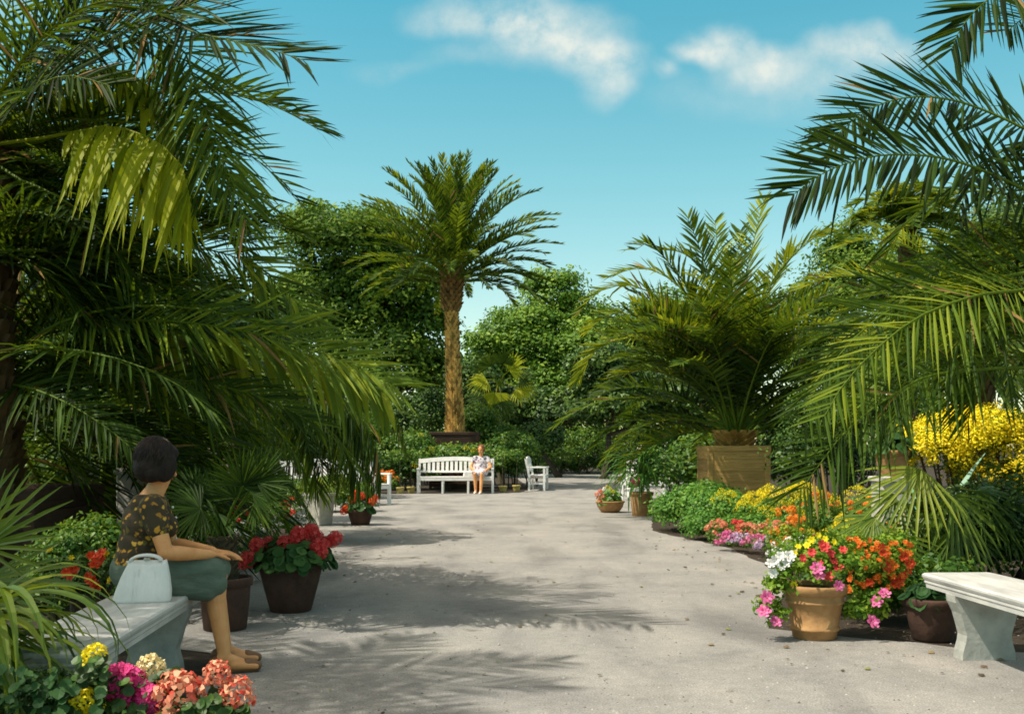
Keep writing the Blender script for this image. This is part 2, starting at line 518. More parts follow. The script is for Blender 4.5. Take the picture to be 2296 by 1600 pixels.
def spotted(name, base, spots, scale, thr):
    m, nt, N, L, b = newmat(name)
    tc = N.new('ShaderNodeTexCoord')
    nz = N.new('ShaderNodeTexNoise'); nz.inputs['Scale'].default_value = scale * .8
    L.new(tc.outputs['Object'], nz.inputs['Vector'])
    mx = N.new('ShaderNodeVectorMath'); mx.operation = 'MULTIPLY_ADD'
    mx.inputs[1].default_value = (.05, .05, .05)
    L.new(nz.outputs['Color'], mx.inputs[0]); L.new(tc.outputs['Object'], mx.inputs[2])
    v = N.new('ShaderNodeTexVoronoi'); v.inputs['Scale'].default_value = scale
    L.new(mx.outputs[0], v.inputs['Vector'])
    lt = N.new('ShaderNodeMapRange'); lt.inputs['From Min'].default_value = thr * 1.15; lt.inputs['From Max'].default_value = thr * .85
    L.new(v.outputs['Distance'], lt.inputs[0])
    sx = N.new('ShaderNodeSeparateColor'); L.new(v.outputs['Color'], sx.inputs[0])
    r = ramp(N, spots); L.new(sx.outputs[0], r.inputs[0])
    r.color_ramp.interpolation = 'CONSTANT'
    mc = N.new('ShaderNodeMix'); mc.data_type = 'RGBA'
    L.new(lt.outputs[0], mc.inputs['Factor']); mc.inputs['A'].default_value = (*base, 1); L.new(r.outputs[0], mc.inputs['B'])
    L.new(mc.outputs['Result'], b.inputs['Base Color'])
    b.inputs['Roughness'].default_value = .85
    return m
M['blouse'] = spotted('floral_blouse', (.040, .027, .010), [(0, (.50, .24, .02)), (.3, (.11, .09, .015)), (.5, (.32, .15, .015)), (.65, (.030, .020, .009)), (.85, (.58, .33, .04))], 31, .42)
M['print'] = spotted('pale_print', (.56, .52, .55), [(0, (.16, .15, .22)), (.4, (.36, .2, .25)), (.7, (.06, .06, .09))], 13, .42)

# gravel: fine speckle, faint drifts, leaf litter tone
def gravelmat():
    m, nt, N, L, b = newmat('gravel')
    tc = N.new('ShaderNodeTexCoord')
    def nz(s, d=4, r=.6):
        n = N.new('ShaderNodeTexNoise'); n.inputs['Scale'].default_value = s; n.inputs['Detail'].default_value = d
        n.inputs['Roughness'].default_value = r
        L.new(tc.outputs['Object'], n.inputs['Vector']); return n
    f = nz(95, 3, .8); g = nz(1.1, 5); h = nz(14, 4, .7)
    r = ramp(N, [(.28, (.138, .132, .127)), (.5, (.270, .262, .250)), (.66, (.385, .375, .358)), (.78, (.51, .495, .465))])
    L.new(f.outputs['Fac'], r.inputs[0])
    r2 = ramp(N, [(.3, (.70, .71, .73)), (.45, (.90, .90, .90)), (.6, (1.03, 1.02, 1.0)), (.75, (1.16, 1.13, 1.08))]); L.new(g.outputs['Fac'], r2.inputs[0])
    r3 = ramp(N, [(.3, (.86, .86, .85)), (.7, (1.1, 1.1, 1.1))]); L.new(h.outputs['Fac'], r3.inputs[0])
    m1 = N.new('ShaderNodeVectorMath'); m1.operation = 'MULTIPLY'; L.new(r.outputs[0], m1.inputs[0]); L.new(r2.outputs[0], m1.inputs[1])
    m2 = N.new('ShaderNodeVectorMath'); m2.operation = 'MULTIPLY'; L.new(m1.outputs[0], m2.inputs[0]); L.new(r3.outputs[0], m2.inputs[1])
    # worn drifts along the walk and a few old stains
    mp = N.new('ShaderNodeMapping'); mp.inputs['Scale'].default_value = (1.0, .28, 1); mp.inputs['Rotation'].default_value = (0, 0, .12); L.new(tc.outputs['Object'], mp.inputs[0])
    k1 = N.new('ShaderNodeTexNoise'); k1.inputs['Scale'].default_value = 1.7; k1.inputs['Detail'].default_value = 6; k1.inputs['Distortion'].default_value = .6; L.new(mp.outputs[0], k1.inputs['Vector'])
    k2 = nz(2.6, 5, .7)
    ra = ramp(N, [(.32, (.80, .80, .80)), (.48, (1.0, 1.0, 1.0)), (.68, (1.12, 1.11, 1.08))]); L.new(k1.outputs['Fac'], ra.inputs[0])
    rb = ramp(N, [(.30, (.62, .61, .58)), (.37, (1, 1, 1)), (1, (1, 1, 1))]); L.new(k2.outputs['Fac'], rb.inputs[0])
    for q in (ra, rb):
        m3 = N.new('ShaderNodeVectorMath'); m3.operation = 'MULTIPLY'; L.new(m2.outputs[0], m3.inputs[0]); L.new(q.outputs[0], m3.inputs[1]); m2 = m3
    L.new(m2.outputs[0], b.inputs['Base Color'])
    b.inputs['Roughness'].default_value = .95; b.inputs['Specular IOR Level'].default_value = .15
    bp = N.new('ShaderNodeBump'); bp.inputs['Strength'].default_value = .5; bp.inputs['Distance'].default_value = .012
    L.new(f.outputs['Fac'], bp.inputs['Height']); L.new(bp.outputs[0], b.inputs['Normal'])
    return m
M['gravel'] = gravelmat()

# ------------------------------------------------------------------ sky, sun, camera
SUN_DIR = V((-.53, -.19, .86)).normalized()
def make_world():
    w = bpy.data.worlds.new('World'); SC.world = w; w.use_nodes = True
    N = w.node_tree.nodes; L = w.node_tree.links
    bg = N['Background']; bg.inputs['Strength'].default_value = .11
    sky = N.new('ShaderNodeTexSky'); sky.sky_type = 'NISHITA'; sky.sun_disc = False
    sky.sun_elevation = math.asin(SUN_DIR.z); sky.sun_rotation = math.atan2(SUN_DIR.x, SUN_DIR.y)
    sky.air_density = 1.0; sky.dust_density = .6; sky.ozone_density = 1.2
    # the film's cyan rendering of blue sky; above the view, added warm fill light
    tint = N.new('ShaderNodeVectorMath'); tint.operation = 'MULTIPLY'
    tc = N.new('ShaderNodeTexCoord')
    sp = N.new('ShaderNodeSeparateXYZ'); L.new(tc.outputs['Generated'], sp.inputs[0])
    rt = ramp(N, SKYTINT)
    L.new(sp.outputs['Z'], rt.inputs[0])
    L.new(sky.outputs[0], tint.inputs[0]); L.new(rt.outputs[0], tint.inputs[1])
    # clouds: soft heaps at fixed bearings, broken up by noise on the view direction
    ym = N.new('ShaderNodeMath'); ym.operation = 'MAXIMUM'; ym.inputs[1].default_value = .05; L.new(sp.outputs['Y'], ym.inputs[0])
    dx = N.new('ShaderNodeMath'); dx.operation = 'DIVIDE'; L.new(sp.outputs['X'], dx.inputs[0]); L.new(ym.outputs[0], dx.inputs[1])
    dz = N.new('ShaderNodeMath'); dz.operation = 'DIVIDE'; L.new(sp.outputs['Z'], dz.inputs[0]); L.new(ym.outputs[0], dz.inputs[1])
    cb = N.new('ShaderNodeCombineXYZ'); L.new(dx.outputs[0], cb.inputs[0]); L.new(dz.outputs[0], cb.inputs[1])
    nz = N.new('ShaderNodeTexNoise'); nz.inputs['Scale'].default_value = 13; nz.inputs['Detail'].default_value = 10; nz.inputs['Roughness'].default_value = .62
    L.new(cb.outputs[0], nz.inputs['Vector'])
    wz = N.new('ShaderNodeTexNoise'); wz.inputs['Scale'].default_value = 7; wz.inputs['Detail'].default_value = 5
    L.new(cb.outputs[0], wz.inputs['Vector'])
    wr = N.new('ShaderNodeVectorMath'); wr.operation = 'MULTIPLY_ADD'; wr.inputs[1].default_value = (.12, .09, 0); 
    L.new(wz.outputs['Color'], wr.inputs[0])
    sh = N.new('ShaderNodeVectorMath'); sh.operation = 'SUBTRACT'; sh.inputs[1].default_value = (.06, .045, 0)
    L.new(cb.outputs[0], sh.inputs[0]); L.new(sh.outputs[0], wr.inputs[2])
    acc = None
    for u, v, ru, rv, k in CLOUDS:
        a = N.new('ShaderNodeVectorMath'); a.operation = 'SUBTRACT'; a.inputs[1].default_value = ((u - UC) / F, (VH - v) / F, 0)
        L.new(wr.outputs[0], a.inputs[0])
        q = N.new('ShaderNodeVectorMath'); q.operation = 'MULTIPLY'; q.inputs[1].default_value = (F / ru, F / rv, 0); L.new(a.outputs[0], q.inputs[0])
        ln = N.new('ShaderNodeVectorMath'); ln.operation = 'LENGTH'; L.new(q.outputs[0], ln.inputs[0])
        mr = N.new('ShaderNodeMapRange'); mr.interpolation_type = 'SMOOTHSTEP'
        mr.inputs['From Min'].default_value = 1.25; mr.inputs['From Max'].default_value = .05
        mr.inputs['To Max'].default_value = k
        L.new(ln.outputs['Value'], mr.inputs[0])
        if acc is None: acc = mr.outputs[0]
        else:
            s = N.new('ShaderNodeMath'); s.operation = 'ADD'; L.new(acc, s.inputs[0]); L.new(mr.outputs[0], s.inputs[1]); acc = s.outputs[0]
    nr = N.new('ShaderNodeMapRange'); nr.inputs['From Min'].default_value = .3; nr.inputs['From Max'].default_value = .7
    nr.inputs['To Min'].default_value = .1; nr.inputs['To Max'].default_value = 1.6; L.new(nz.outputs['Fac'], nr.inputs[0])
    cm = N.new('ShaderNodeMath'); cm.operation = 'MULTIPLY'; L.new(acc, cm.inputs[0]); L.new(nr.outputs[0], cm.inputs[1])
    fr = N.new('ShaderNodeMath'); fr.operation = 'GREATER_THAN'; fr.inputs[1].default_value = .1; L.new(sp.outputs['Y'], fr.inputs[0])
    cf = N.new('ShaderNodeMath'); cf.operation = 'MULTIPLY'; cf.use_clamp = True; L.new(cm.outputs[0], cf.inputs[0]); L.new(fr.outputs[0], cf.inputs[1])
    mix = N.new('ShaderNodeMix'); mix.data_type = 'RGBA'
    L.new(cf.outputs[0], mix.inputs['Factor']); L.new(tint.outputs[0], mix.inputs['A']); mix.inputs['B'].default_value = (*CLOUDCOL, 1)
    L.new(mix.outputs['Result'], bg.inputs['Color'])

SKYTINT = [(0, (1.24, 1.20, .93)), (.12, (1.16, 1.22, .93)), (.25, (.82, 1.27, .95)), (.42, (.42, 1.25, 1.0)), (.58, (2.4, 1.9, 1.1)), (1, (4.6, 2.9, 1.45))]  # upper stops brighten the unseen zenith to add neutral fill light
CLOUDCOL = (4.7, 5.1, 4.8)
CLOUDS = [(1080, 10, 180, 70, .8), (1230, 60, 170, 75, .95), (1350, 120, 110, 65, .85), (1350, 185, 70, 50, .5), (1130, 120, 190, 50, .28),
          (1500, 140, 45, 30, .45), (1625, 75, 85, 50, .85), (1720, 130, 120, 50, .75), (1900, 110, 100, 55, .8), (1990, 140, 120, 45, .6), (1840, 175, 120, 40, .35),
          (10, 30, 130, 80, .6), (900, 150, 90, 30, .2), (1560, 95, 60, 30, .5), (1700, 200, 300, 60, .16)]
make_world()
sl = bpy.data.lights.new('sun', 'SUN'); sl.energy = 3.9; sl.angle = R(.55); sl.color = (1.0, .93, .80)
so = bpy.data.objects.new('sun', sl); C.objects.link(so)
so.rotation_euler = (-SUN_DIR).to_track_quat('-Z', 'Y').to_euler(); so.location = SUN_DIR * 60
cam = bpy.data.cameras.new('camera'); cam.sensor_width = 36; cam.lens = 36 * F / 2296.; cam.clip_end = 3000; cam.clip_start = .05
cam.shift_y = (VH - 800) / 2296.
co = bpy.data.objects.new('camera', cam); C.objects.link(co); co.location = (0, 0, H); co.rotation_euler = (R(90), 0, 0)
SC.camera = co
SC.view_settings.view_transform = 'Standard'; SC.view_settings.look = 'None'; SC.view_settings.exposure = .6; SC.view_settings.gamma = 1
SC.cycles.max_bounces = 8; SC.cycles.transparent_max_bounces = 8; SC.cycles.diffuse_bounces = 3; SC.cycles.transmission_bounces = 5
SC.cycles.sample_clamp_indirect = 6
SC.cycles.use_denoising = True
SC.cycles.filter_width = 1.7
# ------------------------------------------------------------------ the setting
mb = MB(); mb.add([(-400, -60, -.006), (400, -60, -.006), (400, 900, -.006), (-400, 900, -.006)], [(0, 1, 2, 3)])
tag(part('ground', mb, M['soil']), kind='structure')
edge = [(-.8, 0.2), (-.8, 3.9), (-1.5, 4.6), (-1.62, 5.2), (-1.64, 5.9), (-2.3, 6.4), (-2.6, 8), (-2.85, 9.6), (-2.9, 11.9), (-3.05, 15.2), (-4.2, 16.6), (-9, 17.2), (-9, 26), (-3.4, 26.8), (.2, 27.6), (.6, 30),
        (.2, 40), (-1, 48), (9, 48.5), (7.5, 41), (4.9, 32), (3.4, 24), (2.6, 18.9), (2.02, 14.9), (2.32, 13.6), (2.62, 12.4), (2.62, 10.7), (2.38, 8.9),
        (1.95, 7.5), (1.72, 6.85), (2.14, 6.5), (2.5, 6.35), (2.75, 6.1), (3.2, 6.0), (5, 6.2), (9, 5.8), (9, .2)]
ring = []
for i, a in enumerate(edge):
    b = edge[(i + 1) % len(edge)]
    a = V((*a, 0)); b = V((*b, 0)); k = max(2, int((b - a).length / .18)) if a.y > 1 else 2
    nn = (b - a).cross(Z).normalized()
    for j in range(k):
        ring.append(a.lerp(b, j / k) + nn * U(-.03, .03))
mb = MB(); mb.add(ring, [tuple(range(len(ring)))])
tag(part('gravel_path', mb, M['gravel']), kind='structure')

# ------------------------------------------------------------------ broadleaf trees and shrubs
def tree(label, Y, blobs, trunk=None, mat='tree', nclump=420, per=34, size=.26, cr=.55, group='broadleaf trees behind the garden', name='broadleaf_tree', seed=1, up=.5, shell=.72):
    rng = np.random.default_rng(seed)
    bl = []
    for u, v, ru, rv in blobs:
        rx = ru / F * Y; rz = rv / F * Y
        bl.append((P(u, v, Y + rng.uniform(-.6, .6) * rx), (rx, (rx + rz) * .5, rz)))
    tu = trunk if trunk is not None else blobs[0][0]
    base = V(((tu - UC) / F * Y, Y, -.05))
    t = thing(name, label, 'tree', base, group=group)
    mb = MB()
    top = bl[0][0]
    hh = max(b[0].z for b in bl)
    fork = base + (V((top.x, top.y, 0)) - V((base.x, base.y, 0))) * .4 + Z * hh * .42
    r0 = .018 * hh + .06
    mb.tube([base, base.lerp(fork, .12), base.lerp(fork, .55) + V((.05, 0, 0)), fork], [r0 * 1.5, r0 * 1.1, r0 * .95, r0 * .8], 9)
    for c, r in bl:
        m = fork.lerp(c, .5) + V((0, 0, -.06 * hh))
        mb.tube([fork, m, c], [r0 * .55, r0 * .34, r0 * .1], 6)
        for k in range(3):
            e = V(c) + V((U(-.7, .7) * r[0], U(-.7, .7) * r[1], U(-.2, .7) * r[2]))
            mb.tube([m, m.lerp(e, .55) + V((0, 0, .1)), e], [r0 * .25, r0 * .15, r0 * .04], 5)
    part('trunk', mb, M['bark'], t, True)
    q, ti = leafcloud(bl, int(nclump * .85), int(per * 2.3), size * .74, cr * 1.12, up=up, rng=rng, shell=shell * .92, flat=.5)
    np_quads('crown', q, ti, M[mat], t)
    return t

tree('tall rounded dark green tree left of the tall palm', 44,
     [(760, 560, 120, 105), (690, 520, 55, 50), (850, 560, 95, 85), (800, 690, 150, 120), (905, 660, 85, 85), (950, 740, 62, 80), (700, 740, 120, 130), (860, 830, 130, 110), (970, 850, 60, 90)],
     830, 'tree', 900, 36, .30, .75, seed=3)
tree('pale green rounded tree right of the tall palm trunk', 50,
     [(1240, 660, 62, 58), (1180, 730, 72, 55), (1275, 735, 95, 70), (1120, 790, 60, 62), (1190, 820, 110, 95), (1320, 800, 90, 85), (1110, 880, 60, 70), (1250, 900, 110, 75)],
     1230, 'tree_pale', 820, 36, .30, .8, seed=4)
tree('broad tree standing behind the palm in the square wooden tub', 48,
     [(1430, 770, 90, 90), (1520, 740, 110, 90), (1400, 860, 90, 80), (1500, 870, 120, 90), (1640, 780, 120, 110)], 1460, 'tree', 560, 34, .30, .8, seed=5)
tree('loose leafy tree behind the potted palm and the arching right fronds', 30,
     [(1890, 575, 60, 70), (1960, 640, 110, 110), (1830, 700, 90, 90), (1925, 500, 30, 36), (2060, 660, 110, 90), (1880, 820, 130, 110)], 1900, 'tree', 520, 26, .2, .5, seed=6, shell=.6)
tree('dark tree closing the garden behind the right palms', 24,
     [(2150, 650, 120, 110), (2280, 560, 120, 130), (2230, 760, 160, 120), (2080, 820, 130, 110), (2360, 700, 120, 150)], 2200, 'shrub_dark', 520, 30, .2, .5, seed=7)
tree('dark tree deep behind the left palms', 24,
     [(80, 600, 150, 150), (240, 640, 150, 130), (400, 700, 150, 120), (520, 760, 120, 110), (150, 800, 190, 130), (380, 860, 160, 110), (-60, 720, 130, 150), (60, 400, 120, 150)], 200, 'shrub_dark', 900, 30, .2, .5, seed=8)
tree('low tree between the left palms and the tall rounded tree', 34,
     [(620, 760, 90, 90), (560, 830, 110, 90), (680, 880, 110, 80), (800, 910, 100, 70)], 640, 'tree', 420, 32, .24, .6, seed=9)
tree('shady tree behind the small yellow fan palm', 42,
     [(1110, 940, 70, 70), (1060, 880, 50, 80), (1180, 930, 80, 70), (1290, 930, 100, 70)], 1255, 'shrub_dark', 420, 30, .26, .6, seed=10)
tree('shady tree with thin trunk right of the pale rounded tree', 40,
     [(1380, 900, 80, 70), (1460, 910, 80, 70), (1540, 900, 80, 80), (1350, 830, 70, 60)], 1355, 'shrub_dark', 420, 30, .25, .55, seed=12)

mb = MB()
wb = []
for u in range(-500, 2900, 90):
    hgt = 90 + 40 * math.sin(u * .013) + U(-20, 25)
    wb.append((P(u, 1010 - hgt * .45, 66 + U(-3, 3)), (2.6, 2.5, hgt / F * 66 * .75)))
q, ti = leafcloud(wb, 1500, 30, .4, .9, rng=np.random.default_rng(15))
tag(np_quads('distant_woods', q, ti, M['tree']), 'belt of dark woods closing the view behind the garden', 'woods', kind='stuff')

def shrub(label, Y, blobs, mat='shrub', n=120, per=26, size=.1, cr=.22, cat='shrub', group=None, name='shrub', seed=1, flowers=None, fsize=.06, fper=None, up=.4):
    rng = np.random.default_rng(seed)
    bl = []
    for u, v, ru, rv in blobs:
        rx = ru / F * Y; rz = rv / F * Y
        bl.append((P(u, v, Y), (rx, min(rx, 1.2), rz)))
    base = V((sum(b[0].x for b in bl) / len(bl), Y, 0))
    t = thing(name, label, cat, base, group=group)
    mb = MB()
    for c, r in bl:
        for k in range(4):
            e = V(c) + V((U(-.6, .6) * r[0], U(-.6, .6) * r[1], U(-.2, .6) * r[2]))
            b = V((c.x * .7 + base.x * .3 + U(-.1, .1), Y, 0))
            mb.tube([b, b.lerp(e, .5) + V((0, 0, .05)), e], [.02, .014, .005], 5)
    part('branch', mb, M['bark'], t)
    q, ti = leafcloud(bl, int(n * 1.2), int(per * 1.7), size * .68, cr * .85, rng=rng, shell=.65, zmin=.0, up=up)
    np_quads('foliage', q, ti, M[mat], t)
    return t, bl, rng

LOW = 'low shrubs along the back of the garden'
for i, (lab, Y, bl, mt) in enumerate([
    ('low green hedge shrub right of the white armchair bench', 47, [(1250, 1020, 60, 40), (1310, 1005, 50, 45)], 'shrub'),
    ('low dark shrub below the thin trunked shady tree', 48, [(1370, 1020, 60, 42), (1430, 1010, 55, 48)], 'shrub_dark'),
    ('low shrub filling the gap left of the wooden tub', 40, [(1500, 1010, 60, 60), (1570, 1000, 60, 70)], 'shrub'),
    ('bright bush behind the right end of the occupied bench', 30.5, [(1130, 1040, 45, 60), (1160, 1010, 40, 40)], 'shrub'),
    ('bright bush behind the middle of the occupied bench', 29.2, [(1000, 1034, 60, 30), (1060, 1034, 40, 28)], 'shrub'),
    ('yellowish bush left of the occupied bench', 29.5, [(880, 1030, 48, 50), (930, 1010, 40, 40), (905, 1065, 45, 40)], 'shrub'),
    ('deep green bush left of the tall palm trunk', 33, [(920, 950, 70, 55), (960, 920, 40, 50)], 'shrub_dark'),
    ('round bush right of the tall palm trunk', 33.5, [(1070, 950, 40, 45), (1110, 985, 50, 35)], 'shrub'),
    ('dark bush behind the white armchair bench', 32, [(1180, 1020, 40, 50), (1215, 990, 50, 45)], 'shrub_dark'),
    ('dark bush between the left garden bench and the tall palm', 30, [(800, 980, 70, 60), (850, 1030, 40, 50)], 'shrub'),
]):
    shrub(lab, Y, bl, mt, 150, 26, .17, .32, group=LOW, seed=20 + i)

for i, (lab, Y, bl, mt) in enumerate([
    ('clipped low hedge at the back left of the path opening', 49.5, [(1240, 1046, 70, 26), (1330, 1046, 70, 26)], 'shrub'),
    ('clipped low hedge at the back right of the path opening', 49, [(1430, 1046, 70, 28), (1520, 1046, 70, 28)], 'shrub'),
    ('leafy bush just left of the wooden tub', 21, [(1500, 1060, 60, 50), (1560, 1040, 50, 60)], 'shrub'),
    ('dark bush just right of the wooden tub', 18.6, [(1760, 1040, 70, 80), (1800, 960, 80, 80), (1870, 1040, 80, 90)], 'shrub_dark'),
    ('dark bush behind the left bench and palm fronds', 24.5, [(640, 1020, 70, 60), (730, 1010, 70, 60), (800, 1040, 50, 50)], 'shrub_dark'),
]):
    shrub(lab, Y, bl, mt, 170, 26, .16, .3, group=LOW, seed=60 + i)

DK = 'dark shrubs behind the near palms'
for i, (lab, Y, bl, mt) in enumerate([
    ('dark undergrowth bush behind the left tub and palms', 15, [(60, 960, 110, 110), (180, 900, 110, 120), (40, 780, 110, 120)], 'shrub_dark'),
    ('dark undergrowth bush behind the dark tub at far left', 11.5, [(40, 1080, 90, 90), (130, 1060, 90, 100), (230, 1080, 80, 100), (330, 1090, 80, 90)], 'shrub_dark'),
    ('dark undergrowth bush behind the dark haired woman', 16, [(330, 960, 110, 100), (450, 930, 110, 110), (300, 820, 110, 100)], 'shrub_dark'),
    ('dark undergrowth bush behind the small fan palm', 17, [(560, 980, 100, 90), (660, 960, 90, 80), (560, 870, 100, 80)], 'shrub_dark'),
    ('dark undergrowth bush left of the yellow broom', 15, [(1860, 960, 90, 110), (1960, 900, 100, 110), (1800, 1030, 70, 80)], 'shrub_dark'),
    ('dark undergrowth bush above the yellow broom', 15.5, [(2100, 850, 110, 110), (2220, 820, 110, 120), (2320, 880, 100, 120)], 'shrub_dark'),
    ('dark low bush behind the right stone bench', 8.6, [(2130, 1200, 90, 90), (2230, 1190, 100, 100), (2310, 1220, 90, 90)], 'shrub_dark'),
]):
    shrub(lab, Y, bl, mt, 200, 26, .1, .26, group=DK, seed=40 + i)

# ------------------------------------------------------------------ feather palms
def D2(pts):
    return [P(*p) for p in pts]

def add_frond(t, pts, mat='palm', **k):
    k['tint'] = min(.85, k.get('tint', .45) + .06)
    k.setdefault('fold', .22)
    if 'n' in k: k['n'] = int(k['n'] * .62)
    k['w'] = k.get('w', .02) * 1.22
    k['a0'] = k.get('a0', 66) + 10; k['a1'] = k.get('a1', 20) + 16
    return part('frond', frond(pts, **k), M[mat], t)

def infill(t, c, n, az, el, ln, bend, tint, L=.5, nl=42, w=.021, mat='palm', low=None, **k):
    for i in range(n):
        a = U(*az); e = U(*el)
        if low and 190 < a < 350: e = U(*low)
        rk = arch(c + V((U(-.1, .1), U(-.1, .1), U(-.1, .15))), a, e, U(*ln), U(*bend), wob=U(-.25, .25))
        part('frond', frond(rk, L=L * U(.85, 1.1), n=nl, w=w, tint=U(*tint), vee=U(0, 42), droop=U(.03, .2), **k), M[mat], t)

def boxtub(name, t, c, w, h, mat, rim=True, d=None):
    """a square wooden tub of boards with corner posts, a rim and feet"""
    d = d or w
    x, y, z = c
    mb = MB()
    nb = 6
    for s in (-1, 1):
        for k in range(nb):
            zz = z + .05 + (h - .08) * (k + .5) / nb
            mb.box((x, y + s * (d / 2 - .02), zz), (w - .1, .035, (h - .08) / nb - .006), t=U(0, 1))
            mb.box((x + s * (w / 2 - .02), y, zz), (.035, d - .1, (h - .08) / nb - .006), t=U(0, 1))
    mb.box((x, y, z + h * .45), (w - .09, d - .09, h * .8), t=.2)
    for s in (-1, 1): mb.box((x, y + s * (d / 2 + .003), z + .14), (w - .1, .04, .06), t=.4, bev=.006)
    for sx in (-1, 1):
        for sy in (-1, 1):
            mb.box((x + sx * (w / 2 - .035), y + sy * (d / 2 - .035), z + h / 2), (.085, .085, h), t=U(.3, .8), bev=.006)
    o = part(name, mb, M[mat], t)
    mb = MB()
    a, b, p, q = w / 2 + .016, d / 2 + .016, w / 2 - .045, d / 2 - .045
    vs = []
    for ex, ey, zz in ((a, b, z + h - .085), (a, b, z + h - .012), (a - .008, b - .008, z + h - .003), (p, q, z + h - .003), (p, q, z + h - .085)):
        vs += [(x - ex, y - ey, zz), (x + ex, y - ey, zz), (x + ex, y + ey, zz), (x - ex, y + ey, zz)]
    mb.add(vs, [(l * 4 + i, l * 4 + (i + 1) % 4, ((l + 1) % 5) * 4 + (i + 1) % 4, ((l + 1) % 5) * 4 + i) for l in range(5) for i in range(4)], .6)
    part('rim', mb, M[mat], o)
    mb = MB(); mb.box((x, y, z + h - .06), (w - .1, d - .1, .03))
    part('soil', mb, M['soil'], t)
    return o

# tall left palm, crown just outside the picture
c1 = P(-60, 330, 7.4)
t = thing('date_palm', 'tall palm at the left edge with kinked fronds across the sky', 'palm tree', (c1.x - .1, c1.y + .1, 0))
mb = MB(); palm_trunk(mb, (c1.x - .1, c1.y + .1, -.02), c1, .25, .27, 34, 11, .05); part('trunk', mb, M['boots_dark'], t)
c1t = (-60, 330, 7.4)  # low tints paint the backlit fronds dark against the sky
A = lambda pts, **k: add_frond(t, D2(pts), **k)
A([c1t, (40, 215, 7.2), (150, 140, 7.0), (282, 72, 6.8), (372, 44, 6.6), (420, 70, 6.5), (504, 88, 6.4), (600, 110, 6.3), (680, 135, 6.2)], L=.68, n=100, w=0.0208, a0=58, a1=18, vee=8, droop=0.060, tint=.12, up=(0, -.6, .8), start=.2)
A([c1t, (120, 190, 7.1), (300, 90, 6.7), (392, 78, 6.6), (429, 160, 6.6), (479, 303, 6.55), (530, 430, 6.5), (552, 500, 6.5)], L=.50, n=75, w=0.0184, a0=46, a1=16, vee=10, droop=0.150, tint=.55, up=(.7, -.7, .1), start=.5, mat='palm')
A([c1t, (140, 170, 7.1), (320, 80, 6.75), (385, 90, 6.7), (415, 190, 6.7), (440, 320, 6.65), (455, 430, 6.6)], L=.42, n=57, w=0.0176, a0=40, a1=14, vee=0, droop=0.180, tint=.3, up=(.5, -.8, .1), start=.52)
A([c1t, (90, 310, 7), (202, 290, 6.8), (252, 283, 6.7), (313, 300, 6.6), (363, 326, 6.5), (408, 372, 6.45), (424, 440, 6.45)], L=.60, n=65, w=0.0405, a0=70, a1=30, vee=-58, droop=0.330, tint=.72, tvar=.3, mat='palm_yellow', start=.46)
A([c1t, (80, 320, 7.2), (220, 262, 7), (340, 232, 6.8), (440, 240, 6.7), (500, 300, 6.7)], L=.5, n=75, w=0.0176, a0=60, vee=30, droop=0.060, tint=.25)
A([c1t, (100, 270, 7.1), (200, 270, 6.9), (330, 280, 6.8), (440, 320, 6.75), (490, 350, 6.7)], L=.42, n=75, w=0.0168, a0=58, vee=40, droop=0.030, tint=.35)
A([c1t, (40, 200, 7.1), (160, 112, 6.9), (300, 52, 6.7), (420, 12, 6.6), (520, -30, 6.5)], L=.66, n=80, w=.022, a0=52, a1=20, vee=6, droop=.03, tint=.08, up=(0, -.85, .5))
A([c1t, (0, 210, 7.3), (80, 110, 7.1), (180, 30, 7.0), (300, -50, 6.9)], L=.62, n=80, w=.022, a0=52, a1=20, vee=6, droop=.03, tint=.08, up=(0, -.85, .5))
A([c1t, (0, 260, 6.9), (70, 200, 6.6), (150, 170, 6.4), (240, 190, 6.3)], L=.5, n=70, tint=.06, vee=10, up=(0, -.8, .6))
A([c1t, (40, 150, 7.4), (150, 20, 7.3), (260, -70, 7.2), (380, -110, 7.1)], L=.6, n=70, w=0.0184, tint=.1, vee=10)
A([c1t, (-10, 130, 7.4), (30, -20, 7.3), (90, -150, 7.2)], L=.6, n=70, w=0.0184, tint=.15, vee=10)
A([c1t, (10, 190, 7.0), (90, 90, 6.8), (180, 20, 6.6), (280, 0, 6.5), (350, 30, 6.4)], L=.58, n=75, w=0.0184, tint=.12, vee=25)
A([c1t, (100, 225, 7.0), (190, 160, 6.9), (280, 160, 6.8), (360, 220, 6.8), (395, 330, 6.8)], L=.34, n=55, w=0.0450, vee=-40, droop=0.240, tint=.6, mat='palm_yellow', start=.35)
A([c1t, (60, 360, 7.2), (180, 370, 7.1), (300, 410, 7), (400, 490, 7), (440, 580, 7)], L=.5, n=60, tint=.2, vee=0, droop=0.240)
A([c1t, (40, 400, 7.1), (130, 440, 7), (230, 520, 6.9), (300, 640, 6.9)], L=.5, n=56, tint=.25, vee=-10, droop=0.240)
A([c1t, (120, 330, 7.6), (280, 350, 7.8), (430, 420, 8), (540, 540, 8.1), (590, 650, 8.2)], L=.46, n=56, tint=.25, vee=-10, droop=0.180)
infill(t, c1, 26, (-10, 95), (-25, 45), (2.0, 2.8), (50, 100), (0, .25), mat='palm')
infill(t, P(-110, 560, 7.1), 9, (-35, 40), (-30, 35), (1.0, 1.6), (40, 90), (0, .3))
infill(t, c1, 7, (-20, 60), (-60, -30), (1.4, 2.0), (10, 40), (.05, .4), nl=44)

